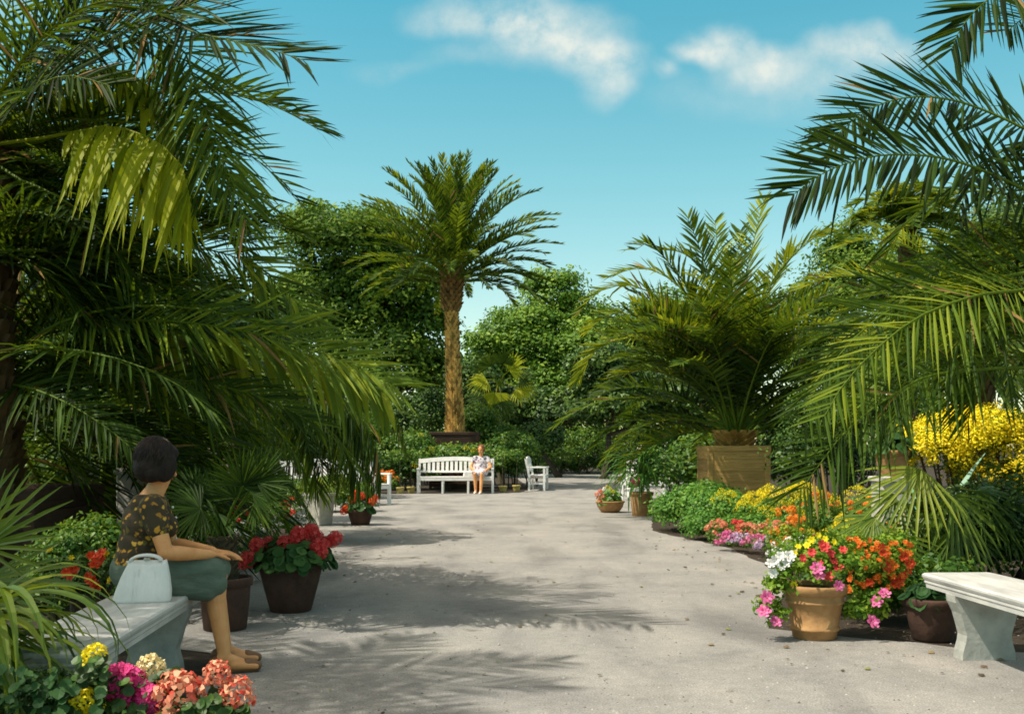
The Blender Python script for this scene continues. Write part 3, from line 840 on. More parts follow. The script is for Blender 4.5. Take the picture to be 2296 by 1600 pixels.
# lower left palm in a dark tub
c2 = P(-40, 862, 8.0)
t = thing('potted_date_palm', 'spreading palm in a dark square tub at the left edge', 'palm tree', (c2.x, 8.0, 0))
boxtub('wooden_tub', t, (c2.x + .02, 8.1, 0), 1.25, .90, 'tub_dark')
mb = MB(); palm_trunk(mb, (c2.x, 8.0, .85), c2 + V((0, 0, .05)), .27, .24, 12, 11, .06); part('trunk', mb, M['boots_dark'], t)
c2t = (-40, 862, 8.0)  # raised tints put sunlight into the colour of the lit fronds
A([c2t, (60, 770, 7.7), (166, 722, 7.4), (300, 718, 7.2), (429, 724, 7), (605, 755, 6.9), (760, 805, 6.8), (880, 862, 6.7)], L=.62, n=130, w=0.0184, a0=44, a1=12, vee=14, droop=0.096, tint=.68, up=(0, -.75, .66))
A([c2t, (90, 790, 8.2), (250, 745, 8.0), (420, 740, 7.8), (600, 770, 7.7), (740, 815, 7.6), (860, 880, 7.5)], L=.55, n=100, w=0.0450, a0=62, vee=-35, droop=0.240, tint=.72, mat='palm', up=(0, -.5, .8))
A([c2t, (90, 840, 7.8), (220, 836, 7.7), (414, 853, 7.5), (574, 886, 7.4), (700, 945, 7.3)], L=.5, a0=44, a1=12, n=110, tint=.3, vee=10, up=(0, -.6, .8))
A([c2t, (50, 866, 7.4), (140, 898, 7.2), (230, 952, 7), (290, 1000, 6.9)], L=.42, a0=48, a1=14, n=90, tint=.3, vee=5, up=(0, -.7, .7))
A([c2t, (20, 700, 7.8), (126, 602, 7.7), (303, 560, 7.5), (439, 556, 7.4), (555, 588, 7.3), (640, 655, 7.2), (700, 712, 7.1)], L=.6, n=130, w=0.0176, a0=44, a1=12, vee=10, tint=.62, up=(0, -.7, .7))
A([c2t, (60, 690, 7.9), (180, 560, 7.9), (330, 500, 7.9), (470, 480, 7.9), (590, 490, 7.9), (660, 520, 7.9)], L=.46, a0=44, a1=12, n=110, tint=.2, vee=14)
A([c2t, (80, 720, 8.1), (250, 640, 8.2), (430, 630, 8.3), (600, 660, 8.4), (720, 720, 8.4)], L=.5, n=70, tint=.35, vee=0)
A([c2t, (100, 740, 7.4), (260, 690, 7.0), (430, 690, 6.8), (560, 720, 6.7), (660, 760, 6.6)], L=.5, n=70, tint=.25, vee=30)
A([c2t, (40, 790, 7.4), (120, 780, 7), (250, 800, 6.8), (380, 850, 6.7), (470, 920, 6.7)], L=.5, n=60, tint=.3, vee=0, droop=0.210)
infill(t, c2, 38, (-5, 88), (-35, 70), (2.0, 3.0), (50, 105), (0, .3))

# third left palm behind the woman
b3 = V(((205 - UC) / F * 10, 10, 0)); c3 = P(225, 940, 10)
t = thing('date_palm', 'shaggy palm with a thick fibrous trunk behind the seated woman', 'palm tree', b3)
mb = MB(); palm_trunk(mb, b3, c3, .23, .26, 22, 12, .05); part('trunk', mb, M['fibre'], t)
infill(t, c3, 40, (-60, 80), (-15, 52), (1.6, 2.4), (60, 110), (.0, .6), L=.38, nl=46)
infill(t, c3, 8, (80, 280), (0, 70), (1.8, 2.4), (60, 110), (.1, .4), nl=30)
for pts in ([(225, 940, 10), (400, 850, 9.9), (560, 850, 9.8), (700, 930, 9.8), (790, 1020, 9.8), (826, 1090, 9.8)], [(225, 940, 10), (380, 880, 9.8), (520, 890, 9.6), (620, 960, 9.5), (680, 1050, 9.5)],
            [(225, 940, 10), (400, 810, 9.6), (580, 800, 9.4), (740, 870, 9.4), (840, 960, 9.4)]):
    A(pts, L=.42, n=60, tint=.35, vee=-15, droop=0.240)
for k in range(16):
    rk = arch(c3 + V((U(-.15, .15), -.2, -.1)), U(-150, 10), U(-70, -40), U(.9, 1.4), U(10, 30))
    part('frond', frond(rk, L=.3, n=30, tint=.2, vee=-20, droop=0.300), M['palm'], t)

# fourth, paler and further back
c4 = P(560, 905, 13.5)
t = thing('date_palm', 'mid green palm spreading low between the woman and the white benches', 'palm tree', (c4.x, 13.5, 0))
mb = MB(); palm_trunk(mb, (c4.x, 13.5, -.02), c4, .2, .22, 18, 10, .05); part('trunk', mb, M['boots_dark'], t)
infill(t, c4, 44, (-110, 80), (-5, 55), (1.5, 2.0), (60, 110), (.05, .75), L=.36, nl=40, mat='palm_far')
infill(t, c4, 10, (80, 250), (0, 70), (1.7, 2.3), (60, 110), (.2, .6), L=.4, nl=30, mat='palm_far')

for pts in ([(560, 905, 13.5), (640, 850, 13.2), (730, 870, 13), (800, 960, 13), (838, 1080, 13)], [(560, 905, 13.5), (640, 880, 13), (710, 930, 12.8), (750, 1020, 12.8), (762, 1090, 12.8)],
            [(560, 905, 13.5), (620, 900, 12.8), (670, 960, 12.6), (690, 1040, 12.6)], [(560, 905, 13.5), (700, 830, 13.4), (820, 860, 13.4), (890, 940, 13.4), (910, 1000, 13.4)]):
    A(pts, L=.42, n=60, tint=.3, vee=-25, droop=0.300, w=0.0224)
for pts in ([(560, 905, 13.5), (640, 880, 12.9), (700, 910, 12.7), (765, 970, 12.6), (806, 1085, 12.6)], [(560, 905, 13.5), (630, 900, 12.8), (672, 950, 12.6), (700, 1010, 12.6), (712, 1098, 12.6)], [(560, 905, 13.5), (660, 870, 13), (770, 900, 12.8), (835, 980, 12.8), (856, 1078, 12.8)],
            [(560, 905, 13.5), (640, 870, 12.9), (740, 890, 12.7), (800, 960, 12.7), (826, 1060, 12.7)]):
    A(pts, L=.44, n=84, tint=U(.15, .45), vee=-32, droop=.45, w=.026, start=.25)
# unseen palm added out of the picture at left to shade the foreground
c0 = V((-4.9, 3.9, 5.0))
t = thing('date_palm', 'unseen palm added just outside the picture at left to shade the near path', 'palm tree', (c0.x, c0.y, 0))
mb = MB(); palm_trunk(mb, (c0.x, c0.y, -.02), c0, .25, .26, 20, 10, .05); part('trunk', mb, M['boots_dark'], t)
infill(t, c0, 22, (0, 360), (-5, 70), (1.6, 2.1), (50, 90), (.1, .5), nl=36, w=0.0306)
# right palms
c5 = P(2430, 560, 7.5)
t = thing('date_palm', 'tall palm at the right edge arching its fronds left over the sky', 'palm tree', (c5.x + .05, c5.y, 0))
mb = MB(); palm_trunk(mb, (c5.x + .05, c5.y, -.02), c5, .25, .26, 28, 11, .05); part('trunk', mb, M['boots_dark'], t)
c5t = (2430, 560, 7.5)
A([c5t, (2340, 450, 7.3), (2284, 419, 7.2), (2203, 382, 7.1), (2122, 356, 7), (2041, 347, 6.9), (1951, 352, 6.8), (1850, 386, 6.7), (1780, 436, 6.7)], L=.60, n=140, w=.0235, a0=58, vee=4, droop=0.036, tint=.06, up=(0, -.85, .5))
A([c5t, (2350, 330, 7.6), (2284, 283, 7.5), (2203, 246, 7.5), (2132, 224, 7.4), (2052, 217, 7.3), (1976, 233, 7.3), (1915, 268, 7.2), (1862, 318, 7.2)], L=.54, n=130, w=.0235, a0=60, vee=4, droop=0.030, tint=.08, up=(0, -.8, .6))
A([(2480, -60, 7.6), (2370, -70, 7.2), (2280, -40, 7.0), (2203, 10, 6.9), (2156, 62, 6.9), (2134, 110, 6.9)], L=.5, n=100, w=.023, a0=55, vee=5, droop=0.036, tint=.1, up=(0, -.9, .4))
A([(2460, 60, 7.6), (2380, 30, 7.4), (2300, 40, 7.2), (2260, 70, 7.1)], L=.45, n=55, w=0.0160, a0=55, vee=5, droop=0.048, tint=.2, up=(0, -.9, .4))
A([c5t, (2360, 600, 7.2), (2289, 613, 7), (2141, 640, 6.8), (2057, 663, 6.7), (1980, 704, 6.6), (1913, 761, 6.5), (1865, 818, 6.5), (1832, 868, 6.5), (1806, 915, 6.5)], L=.54, n=112, w=.0145, a0=58, vee=6, droop=0.072, tint=.24, up=(0, -.85, .5))
A([c5t, (2330, 640, 7.0), (2200, 660, 6.6), (2080, 700, 6.4), (1990, 760, 6.3), (1900, 850, 6.25), (1850, 930, 6.2)], L=.42, n=87, w=0.0168, a0=56, vee=-5, droop=0.090, tint=.72, up=(0, -.8, .6))
A([c5t, (2340, 470, 7.6), (2230, 430, 7.8), (2120, 440, 8), (2030, 500, 8.1), (1980, 580, 8.2)], L=.5, n=70, tint=.25, vee=10)
A([c5t, (2360, 500, 7.9), (2260, 480, 8.2), (2160, 520, 8.4), (2090, 600, 8.5)], L=.5, n=60, tint=.2, vee=-20, droop=0.180)
A([c5t, (2380, 420, 7.5), (2330, 340, 7.4), (2260, 330, 7.3), (2180, 400, 7.2), (2150, 480, 7.2)], L=.5, n=60, tint=.15, vee=-10, droop=0.180)
infill(t, c5, 9, (95, 165), (-25, 30), (1.6, 2.4), (50, 90), (0, .25))
infill(t, c5, 10, (-60, 100), (0, 70), (2.2, 2.8), (60, 110), (.1, .4), nl=30)

c6 = P(2470, 850, 7.3)
t = thing('date_palm', 'low palm at the right edge drooping fronds over the flower bed', 'palm tree', (c6.x, c6.y, 0))
mb = MB(); palm_trunk(mb, (c6.x, c6.y, -.02), c6, .22, .24, 18, 10, .05); part('trunk', mb, M['boots_dark'], t)
c6t = (2470, 850, 7.3)
A([c6t, (2380, 828, 7.1), (2289, 824, 7), (2175, 830, 6.8), (2074, 845, 6.7), (1990, 893, 6.6), (1933, 934, 6.55), (1879, 986, 6.5), (1835, 1045, 6.5), (1795, 1098, 6.5)], L=.55, n=112, w=0.0160, a0=60, vee=6, droop=0.060, tint=.33, up=(0, -.85, .5))
A([c6t, (2370, 810, 7.5), (2250, 800, 7.7), (2120, 830, 7.9), (2040, 880, 8), (1990, 960, 8)], L=.5, n=70, tint=.4, vee=0)
A([c6t, (2400, 780, 7.2), (2330, 700, 7), (2250, 690, 6.9), (2170, 740, 6.8), (2120, 820, 6.8)], L=.5, n=66, tint=.4, vee=-10, droop=0.150)
infill(t, c6, 5, (95, 160), (10, 75), (1.3, 1.8), (50, 100), (0, .3), L=.42)
infill(t, c6, 8, (-60, 100), (0, 70), (1.6, 2.2), (60, 110), (.1, .4), nl=30)

c7 = P(2180, 760, 12.5)
t = thing('date_palm', 'green palm half hidden behind the arching right fronds', 'palm tree', (c7.x, 12.5, 0))
mb = MB(); palm_trunk(mb, (c7.x, 12.5, -.02), c7, .2, .22, 24, 10, .05); part('trunk', mb, M['boots_dark'], t)
infill(t, c7, 44, (60, 330), (-5, 75), (1.7, 2.4), (60, 115), (.15, .9), L=.4, nl=44, mat='palm_far')

c8 = P(2035, 505, 21)
t = thing('date_palm', 'small sunlit palm crown peeping above the right palms', 'palm tree', (c8.x, 21, 0))
mb = MB(); palm_trunk(mb, (c8.x, 21, -.02), c8, .16, .17, 40, 9, .03); part('trunk', mb, M['boots_dark'], t)
infill(t, c8, 44, (0, 360), (0, 80), (1.0, 1.4), (60, 110), (.35, .85), L=.38, nl=24, w=.06, mat='palm_far', segs=2)

# palm in the square wooden tub
c9 = P(1648, 976, 17.0)
t = thing('potted_date_palm', 'bushy palm in a tan square wooden tub beside the path', 'palm tree', (c9.x, 17.0, 0))
boxtub('wooden_tub', t, (P(1643, 1000, 17).x, 17.0, 0), .99, 1.24, 'tub')
mb = MB(); palm_trunk(mb, (c9.x, 17, 1.18), c9 + V((0, 0, .06)), .26, .30, 6, 12, .10, (.35, .9)); part('trunk', mb, M['boots'], t)
S = [[(1580, 800), (1500, 690), (1420, 640), (1340, 655), (1300, 700)], [(1570, 850), (1480, 780), (1400, 760), (1330, 790), (1300, 850)], [(1600, 780), (1550, 660), (1500, 590), (1455, 545), (1425, 560)],
     [(1625, 780), (1600, 650), (1570, 560), (1543, 490)], [(1640, 780), (1628, 640), (1610, 560), (1603, 497)], [(1655, 780), (1668, 640), (1690, 540), (1712, 450)],
     [(1670, 780), (1720, 650), (1780, 570), (1850, 520), (1880, 540)], [(1690, 800), (1760, 700), (1830, 640), (1885, 615), (1900, 640)], [(1700, 850), (1780, 780), (1850, 745), (1890, 780)],
     [(1590, 740), (1520, 640), (1440, 600), (1370, 620)], [(1580, 880), (1500, 840), (1420, 830), (1350, 870)], [(1640, 700), (1650, 600), (1660, 520)], [(1560, 830), (1460, 730), (1380, 700), (1320, 740)],
     [(1610, 740), (1580, 620), (1540, 570), (1490, 560)], [(1690, 740), (1740, 620), (1780, 560)]]
for k, pp in enumerate(S):
    y = 17 + U(-.9, .9)
    pts = [c9] + [P(u, v, 17 + (y - 17) * (i + 1) / len(pp)) for i, (u, v) in enumerate(pp)]
    add_frond(t, pts, 'palm_far', L=.58, n=84, w=.038, a0=58, a1=22, vee=18, droop=.08, tint=U(.3, .78), start=.2, rw=.03)
infill(t, c9, 80, (0, 360), (12, 86), (2.4, 3.3), (50, 95), (.05, .72), L=.48, nl=42, w=.036, mat='palm_far', start=.22, rw=.028, low=(58, 86))

# the tall palm on the axis
b10 = P(1021, 975, 31); c10 = P(1014, 602, 31)
t = thing('date_palm', 'tall single palm with a golden trunk and a full round crown', 'palm tree', (b10.x, 31, 0))
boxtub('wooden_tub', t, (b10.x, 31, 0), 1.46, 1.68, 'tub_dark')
pa = V((b10.x, 31, 1.6)); pm = P(1012, 690, 31)
mb = MB()
palm_trunk(mb, pa, pa.lerp(pm, .3), .28, .22, 11, 11, .055, (0, 1)); palm_trunk(mb, pa.lerp(pm, .3), pm, .22, .18, 25, 11, .05, (0, 1))
part('trunk', mb, M['boots'], t)
mb = MB(); palm_trunk(mb, pm - V((0, 0, .1)), c10 + V((0, 0, .0)), .25, .33, 12, 12, .10, (.2, 1)); part('leaf_bases', mb, M['boots_mid'], t)
cc = c10 + V((0, 0, -.05))
for i in range(100):
    f = i / 99
    az = i * 137.5
    el = 86 - 98 * f ** .85 + U(-5, 5)
    L_ = 2.85 + .45 * math.sin(math.pi * min(1, f * 1.15)) - .35 * max(0, f - .6) + U(-.3, .2)
    q = .12 + .25 * f
    rk = arch(cc + V((q * math.cos(R(az)), q * math.sin(R(az)), .42 - .75 * f)), az, min(88, el + 20), L_, 42 + 4 * f + U(-10, 14))
    part('frond', frond(rk, L=.40, n=50, w=.050, a0=56, a1=26, vee=22, droop=.05, tint=U(.1, .85) * (1 - .35 * f), start=.12, rw=.03, segs=2), M['palm_far'], t)

# small fan palm in front of the trees
c11 = P(1118, 862, 35)
t = thing('fan_palm', 'small fan palm with yellow lit leaves right of the tall palm trunk', 'palm tree', (c11.x, 35, 0))
mb = MB(); mb.tube([(c11.x + .1, 35, 0), (c11.x, 35, 1.5), c11 - V((0, 0, .1))], [.13, .12, .1], 9); part('trunk', mb, M['fibre'], t)
for k, (u, v, du, dv, Rr, yl) in enumerate([(1090, 850, -40, 14, .62, 1), (1142, 830, 30, -30, .72, 1), (1112, 880, 0, 40, .66, 1), (1160, 868, 36, 16, .66, 1), (1100, 820, -20, -40, .6, 0), (1130, 815, 6, -50, .6, 0),
                                            (1085, 830, -40, -20, .55, 0), (1165, 845, 40, -8, .55, 0), (1125, 900, 14, 40, .55, 0), (1080, 885, -34, 26, .55, 0)]):
    mb = MB(); hub = P(u, v, 34.7 + U(-.4, .3))
    mb.tube([c11, c11.lerp(hub, .5) + V((0, 0, .08)), hub], [.02, .016, .012], 5, .7)
    fanleaf(mb, hub, V((du, -14, -dv)), V((0, -.8, .6)), Rr * 1.15, 20, 170, .06, .35, .85 if yl else .35, .15, .6)
    part('leaf', mb, M['palm_yellow' if yl else 'palm_far'], t)
# ------------------------------------------------------------------ garden benches
def garden_bench(name, label, cat, loc, rz, W=2.0, group=None, nslat=15, mid=2):
    """slatted white bench: x along its width, front towards -y"""
    t = thing(name, label, cat, loc, rz, group, local=True)
    D = .56; sh = .43; bh = .98
    ln = lambda y: y + .0
    mb = MB()
    ys = .24
    zt = lambda x: .90 + .07 * math.cos(math.pi * x / W * 1.0)
    n = 18
    def rail(z0f, z1f, y0, th):
        vs = []; fs = []
        for i in range(n + 1):
            x = -W / 2 + .045 + (W - .09) * i / n
            z0 = z0f(x); z1 = z1f(x)
            o = lambda z: y0 + (z - .45) * .22
            vs += [(x, o(z0) - th, z0), (x, o(z0) + th, z0), (x, o(z1) + th, z1), (x, o(z1) - th, z1)]
        for i in range(n):
            for k in range(4):
                fs.append((i * 4 + k, i * 4 + 4 + k, i * 4 + 4 + (k + 1) % 4, i * 4 + (k + 1) % 4))
        fs += [(0, 1, 2, 3), (n * 4 + 3, n * 4 + 2, n * 4 + 1, n * 4)]
        mb.add(vs, fs)
    rail(lambda x: zt(x) - .11, zt, .15, .02)
    rail(lambda x: .545, lambda x: .60, .15, .02)
    for i in range(nslat):
        x = -W / 2 + .1 + (W - .2) * (i + .5) / nslat
        z1 = zt(x) - .105
        w = (W - .2) / nslat * .31
        o = lambda z: .15 + (z - .45) * .22
        a, b = .598, z1
        mb.add([(x - w, o(a) - .011, a), (x + w, o(a) - .011, a), (x + w, o(a) + .011, a), (x - w, o(a) + .011, a),
                (x - w, o(b) - .011, b), (x + w, o(b) - .011, b), (x + w, o(b) + .011, b), (x - w, o(b) + .011, b)],
               [(0, 3, 2, 1), (4, 5, 6, 7)] + [(i2, (i2 + 1) % 4, 4 + (i2 + 1) % 4, 4 + i2) for i2 in range(4)])
    part('backrest', mb, M['white'], t)
    mb = MB()
    for k in range(6):
        mb.box((0, -.24 + k * .078, sh), (W - .02, .066, .026), t=.5, bev=.004)
    mb.box((0, -.262, sh - .055), (W - .1, .026, .075)); mb.box((0, .15, sh - .055), (W - .1, .026, .07))
    for k in range(3): mb.box((-W * .3 + W * .3 * k, -.05, sh - .05), (.04, .36, .06))
    part('seat', mb, M['white'], t)
    for s in (-1, 1):
        x = s * (W / 2 - .028)
        mb = MB(); mb.box((x, -.25, .315), (.058, .062, .63)); part('leg', mb, M['white'], t)
        mb = MB()
        o = lambda z: .17 + max(0, z - .42) * .22
        zz = [0, .42, .92]
        vs = []
        for z in zz:
            vs += [(x - .03, o(z) - .03, z), (x + .03, o(z) - .03, z), (x + .03, o(z) + .03, z), (x - .03, o(z) + .03, z)]
        mb.add(vs, [(0, 3, 2, 1), (8, 9, 10, 11)] + [(l * 4 + i, l * 4 + (i + 1) % 4, l * 4 + 4 + (i + 1) % 4, l * 4 + 4 + i) for l in range(2) for i in range(4)])
        part('leg', mb, M['white'], t)
        mb = MB(); mb.box((x, -.045, .652), (.07, .52, .034), bev=.006); part('armrest', mb, M['white'], t)
        mb = MB(); mb.box((x, -.04, .20), (.035, .34, .045)); part('stretcher', mb, M['white'], t)
    for k in range(mid):
        x = -W / 2 + W * (k + 1) / (mid + 1)
        mb = MB(); mb.box((x, -.245, .21), (.05, .05, .42)); part('leg', mb, M['white'], t)
        mb = MB(); mb.box((x, .17, .21), (.05, .05, .42)); part('leg', mb, M['white'], t)
    return t

GB = 'white painted garden benches'
bY = 27.4
bx = P(1022, 1100, bY).x
bench = garden_bench('garden_bench', 'white slatted bench under the tall palm with a person sitting on it', 'bench', (bx, bY, 0), 0, 2.03, GB)
garden_bench('garden_bench', 'white armchair bench seen side on right of the occupied bench', 'bench', (P(1204, 1100, 29.4).x, 29.4, 0), R(84), 1.25, GB, 9, 0)
garden_bench('garden_bench', 'white slatted bench half hidden by palm fronds at left', 'bench', (P(718, 1100, 22).x, 22, 0), R(14), 1.7, GB, 13, 1)
garden_bench('garden_bench', 'white bench turned sideways behind the red flowered pot at left', 'bench', (P(815, 1100, 21.5).x, 21.5, 0), R(55), 1.1, GB, 9, 0)
garden_bench('garden_bench', 'white bench behind the pots at the right side of the path', 'bench', (P(1448, 1090, 24).x, 24, 0), R(-22), 1.05, GB, 8, 0)
garden_bench('garden_bench', 'white bench end glimpsed above the dark tub at far left', 'bench', (P(105, 1090, 12.6).x, 12.6, 0), R(30), 1.1, GB, 8, 0)

# ------------------------------------------------------------------ stone benches
def stone_bench(label, a, b, w, z, legs, flip=1, group='stone benches'):
    a = V(a); b = V(b); ax = (b - a).normalized(); sd = ax.cross(Z)
    t = thing('stone_bench', label, 'bench', (a + b) / 2, group=group)
    mb = MB()
    prof = [(-.02, -.085), (-.012, -.085), (-.010, -.062), (-.004, -.054), (-.005, -.042), (0.0, -.034), (.006, -.02), (.006, -.008), (-.004, 0)]
    vs = []; fs = []
    L = (b - a).length; m = (a + b) / 2
    for off, zz in prof:
        for sx, sy in ((-1, -1), (1, -1), (1, 1), (-1, 1)):
            hx = L / 2 + off; hy = w / 2 + off
            r = .03
            for k in range(4):
                th = math.atan2(sy, sx) - math.pi / 4 + math.pi / 2 * k / 3
                vs.append(m + ax * (sx * (hx - r) + r * math.cos(th)) + sd * (sy * (hy - r) + r * math.sin(th)) + Z * (z + zz))
    n = 16
    for i in range(len(prof) - 1):
        for k in range(n): fs.append((i * n + k, i * n + (k + 1) % n, (i + 1) * n + (k + 1) % n, (i + 1) * n + k))
    fs.append(tuple(range(n - 1, -1, -1))); fs.append(tuple(range((len(prof) - 1) * n, len(prof) * n)))
    mb.add(vs, fs)
    part('seat_slab', mb, M['stone'], t)
    for q in legs:
        c = a.lerp(b, q)
        mb = MB()
        h = z - .085
        out = [(.20, h), (.195, h - .04), (.165, h - .10), (.142, h - .18), (.13, h * .38), (.135, .10), (.15, .05), (.155, 0)]
        vs = []; fs = []
        th = .055
        for s in (-1, 1):
            for x, zz in out:
                for e in (-1, 1):
                    vs.append(c + sd * (e * x * w / .42) + ax * (s * th) + Z * zz)
        k = len(out) * 2
        for i in range(len(out) - 1):
            fs.append((2 * i, 2 * i + 1, 2 * i + 3, 2 * i + 2)); fs.append((k + 2 * i, k + 2 * i + 2, k + 2 * i + 3, k + 2 * i + 1))
            for e in (0, 1):
                fs.append((2 * i + e, 2 * i + 2 + e, k + 2 * i + 2 + e, k + 2 * i + e))
        fs.append((0, k, k + 1, 1)); fs.append((k - 2, k - 1, 2 * k - 1, 2 * k - 2))
        mb.add(vs, fs)
        part('leg', mb, M['stone_leg'], t)
    return t
SZ = .43
stone_bench('pale marble slab bench on which the dark haired woman sits', (-1.785, 3.86, 0), (-1.93, 5.78, 0), .39, SZ, (.16, .84))
stone_bench('pale marble slab bench cut by the right edge of the picture', (2.78, 4.3, 0), (2.68, 6.2, 0), .42, SZ + .02, (.2, .82))

# ------------------------------------------------------------------ flower templates (one mesh per kind, shared by copies)
def umbel(n=34, petals=5, pr=.33, seed=0):
    """a ball of small five-petalled florets, radius 1"""
    mb = MB()
    for i in range(n):
        zz = 1 - 1.55 * (i + .5) / n; th = i * 2.39996 + U(-.2, .2)
        q = math.sqrt(max(0, 1 - zz * zz))
        d = V((q * math.cos(th), q * math.sin(th), zz)).normalized()
        c = d * U(.68, .9)
        a = d.orthogonal().normalized(); b = d.cross(a); o = U(0, 6.28); t = U(0, 1)
        for k in range(petals):
            w = o + 2 * math.pi * k / petals
            e = a * math.cos(w) + b * math.sin(w); f = b * math.cos(w) - a * math.sin(w)
            mb.add([c - d * .05, c + e * pr * .6 + f * pr * .34 + d * .02, c + e * pr + d * U(-.06, .08), c + e * pr * .6 - f * pr * .34 + d * .02], [(0, 1, 2, 3)], min(1, max(0, t + U(-.25, .25))))
    return mb

def bloom(petals=6, layers=2, cup=.25, wid=.62, r_in=.1):
    """a single open flower of broad petals facing +z, radius 1"""
    mb = MB()
    for l in range(layers):
        R0 = 1 - .28 * l
        for k in range(petals):
            th = 2 * math.pi * (k + .5 * l) / petals + U(-.1, .1)
            e = V((math.cos(th), math.sin(th), 0)); f = V((-e.y, e.x, 0))
            z0 = .12 * l
            q = R0 * U(.9, 1.06)
            p = [e * r_in + Z * (z0 - .15), e * q * .55 + f * wid * q * .5 + Z * (z0 + cup * .4), e * q * .95 + f * wid * q * .3 + Z * (z0 + cup * U(.5, 1)),
                 e * q * .95 - f * wid * q * .3 + Z * (z0 + cup * U(.5, 1)), e * q * .55 - f * wid * q * .5 + Z * (z0 + cup * .4)]
            mb.add(p, [(0, 1, 2, 3, 4)], U(.1, 1))
    mb.ell((0, 0, .02), (.14, .14, .1), 6, 4, t=1)
    return mb

def ruffle(n=270):
    """a full double bloom of many short crumpled petals, radius 1"""
    mb = MB()
    for i in range(n):
        zz = 1 - 1.35 * (i + .5) / n; th = i * 2.39996
        q = math.sqrt(max(0, 1 - zz * zz))
        d = V((q * math.cos(th), q * math.sin(th), zz)).normalized()
        a = d.cross(Z).normalized() if abs(d.z) < .95 else V((1, 0, 0)); b = d.cross(a)
        c = d * U(.55, .86); s = U(.12, .21); tt = (d * .75 + a * U(-.6, .6) + b * U(-.6, .6)).normalized()
        sd = tt.cross(V((U(-1, 1), U(-1, 1), U(-1, 1)))).normalized()
        if i % 2:
            tt = (a * math.cos(i * 1.3) + b * math.sin(i * 1.3) + d * .35).normalized(); sd = d.cross(tt).normalized(); s *= 1.15; c = d * U(.7, .9)
        mb.add([c - sd * s * .3, c + sd * s * .3, c + tt * s + sd * s * .62, c + tt * s * 1.12, c + tt * s - sd * s * .62], [(0, 1, 2, 3, 4)], U(0, 1))
    return mb
TPL = {}
def tpl(kind, colour):
    k = (kind, colour)
    if k not in TPL:
        mb = {'umbel': umbel, 'bloom': bloom, 'ruffle': ruffle, 'small': lambda: umbel(9, 4, .5), 'puff': lambda: ruffle(36)}[kind]()
        TPL[k] = to_mesh(mb, 'flower_head', M[colour])
    return TPL[k]

def heads(t, spots, kind, colour, r, face=None, name='flower_head'):
    org = ORG.get(t.name)
    for p in spots:
        o = bpy.data.objects.new(name, tpl(kind, colour)); C.objects.link(o); o.parent = t
        o.location = V(p) - V(org)
        d = V(face) + V((U(-.5, .5), U(-.4, .4), U(-.4, .4))) if face else V((U(-.3, .3), U(-.3, .3), 1))
        o.rotation_euler = (d.to_track_quat('Z', 'Y')).to_euler()
        o.scale = (r * U(.85, 1.18),) * 3

def pot(t, c, r_top, r_bot, h, mat, rim=True, band=False, n=32):
    mb = MB(); x, y, z = c
    pr = [(r_bot * .96, 0), (r_bot, .006), (r_bot + (r_top - r_bot) * .55, h * .5), (r_top * .97, h - .052 if rim else h - .012), (r_top * .985, h), (r_top * .88, h), (r_top * .86, h - .05), (.01, h - .06)]
    if band: pr[2:3] = [(r_bot + (r_top - r_bot) * .12, h * .15), (r_bot + (r_top - r_bot) * .12 + .012, h * .165), (r_bot + (r_top - r_bot) * .17 + .012, h * .21), (r_bot + (r_top - r_bot) * .2, h * .225),
                        (r_bot + (r_top - r_bot) * .68, h * .66), (r_bot + (r_top - r_bot) * .68 + .01, h * .675), (r_bot + (r_top - r_bot) * .72 + .01, h * .71), (r_bot + (r_top - r_bot) * .75, h * .725)]
    mb.lathe((x, y, z), pr, n)
    o = part('pot', mb, M[mat], t, True)
    if rim:
        mb = MB(); mb.lathe((x, y, z), [(r_top * .96, h - .055), (r_top * 1.05, h - .05), (r_top * 1.065, h - .01), (r_top * 1.05, h + .004), (r_top * .93, h + .004), (r_top * .91, h - .03), (r_top * .91, h - .054)], n)
        part('rim', mb, M[mat], o, True)
    mb = MB(); mb.lathe((x, y, z), [(r_top * .86, h - .045), (r_top * .84, h - .025), (.02, h - .02)], 16)
    part('soil', mb, M['soil'], t)
    return o

def ball_spots(c, rx, ry, h, n, zlo=.25, front=.0):
    out = []
    for i in range(n):
        for _ in range(20):
            z = U(zlo, 1); th = U(0, 6.28); q = math.sqrt(max(0, 1 - z * z))
            if math.sin(th) < U(0, 1) * front * 1.0 or not front: break
        out.append(V(c) + V((q * math.cos(th) * rx, q * math.sin(th) * ry, z * h)))
    return out

# large geranium pot on the path
g = G(652, 1368)
t = thing('geranium_pot', 'big dark pot of red geraniums standing on the path behind the woman', 'potted plant', g)
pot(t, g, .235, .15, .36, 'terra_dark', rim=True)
fol = P(655, 1245, g.y)
mb = MB(); dome_leaves(mb, (fol.x, g.y, .35), .31, .28, .175, 300, .046); dome_leaves(mb, (fol.x, g.y - .05, .33), .28, .24, .1, 70, .045); stems(mb, (g.x, g.y, .34), ball_spots((g.x, g.y, .37), .2, .2, .2, 24), .005)
part('foliage', mb, M['gleaf'], t)
mb = MB()
sp = [P(u, v, g.y + dy) for u, v, dy in ((680, 1200, -.02), (708, 1203, .03), (660, 1212, -.08), (744, 1212, .05), (722, 1238, -.12), (584, 1226, 0), (545, 1264, -.1), (690, 1192, .1), (727, 1222, .0), (600, 1222, .06), (668, 1196, -.05), (698, 1190, .0), (640, 1218, -.1), (712, 1226, -.1), (752, 1205, .0), (556, 1254, -.12), (576, 1222, -.05))]
stems(mb, (g.x, g.y, .4), sp, .0045); part('stem', mb, M['gleaf'], t)
heads(t, sp, 'umbel', 'red', .062, (0, -.6, .8))
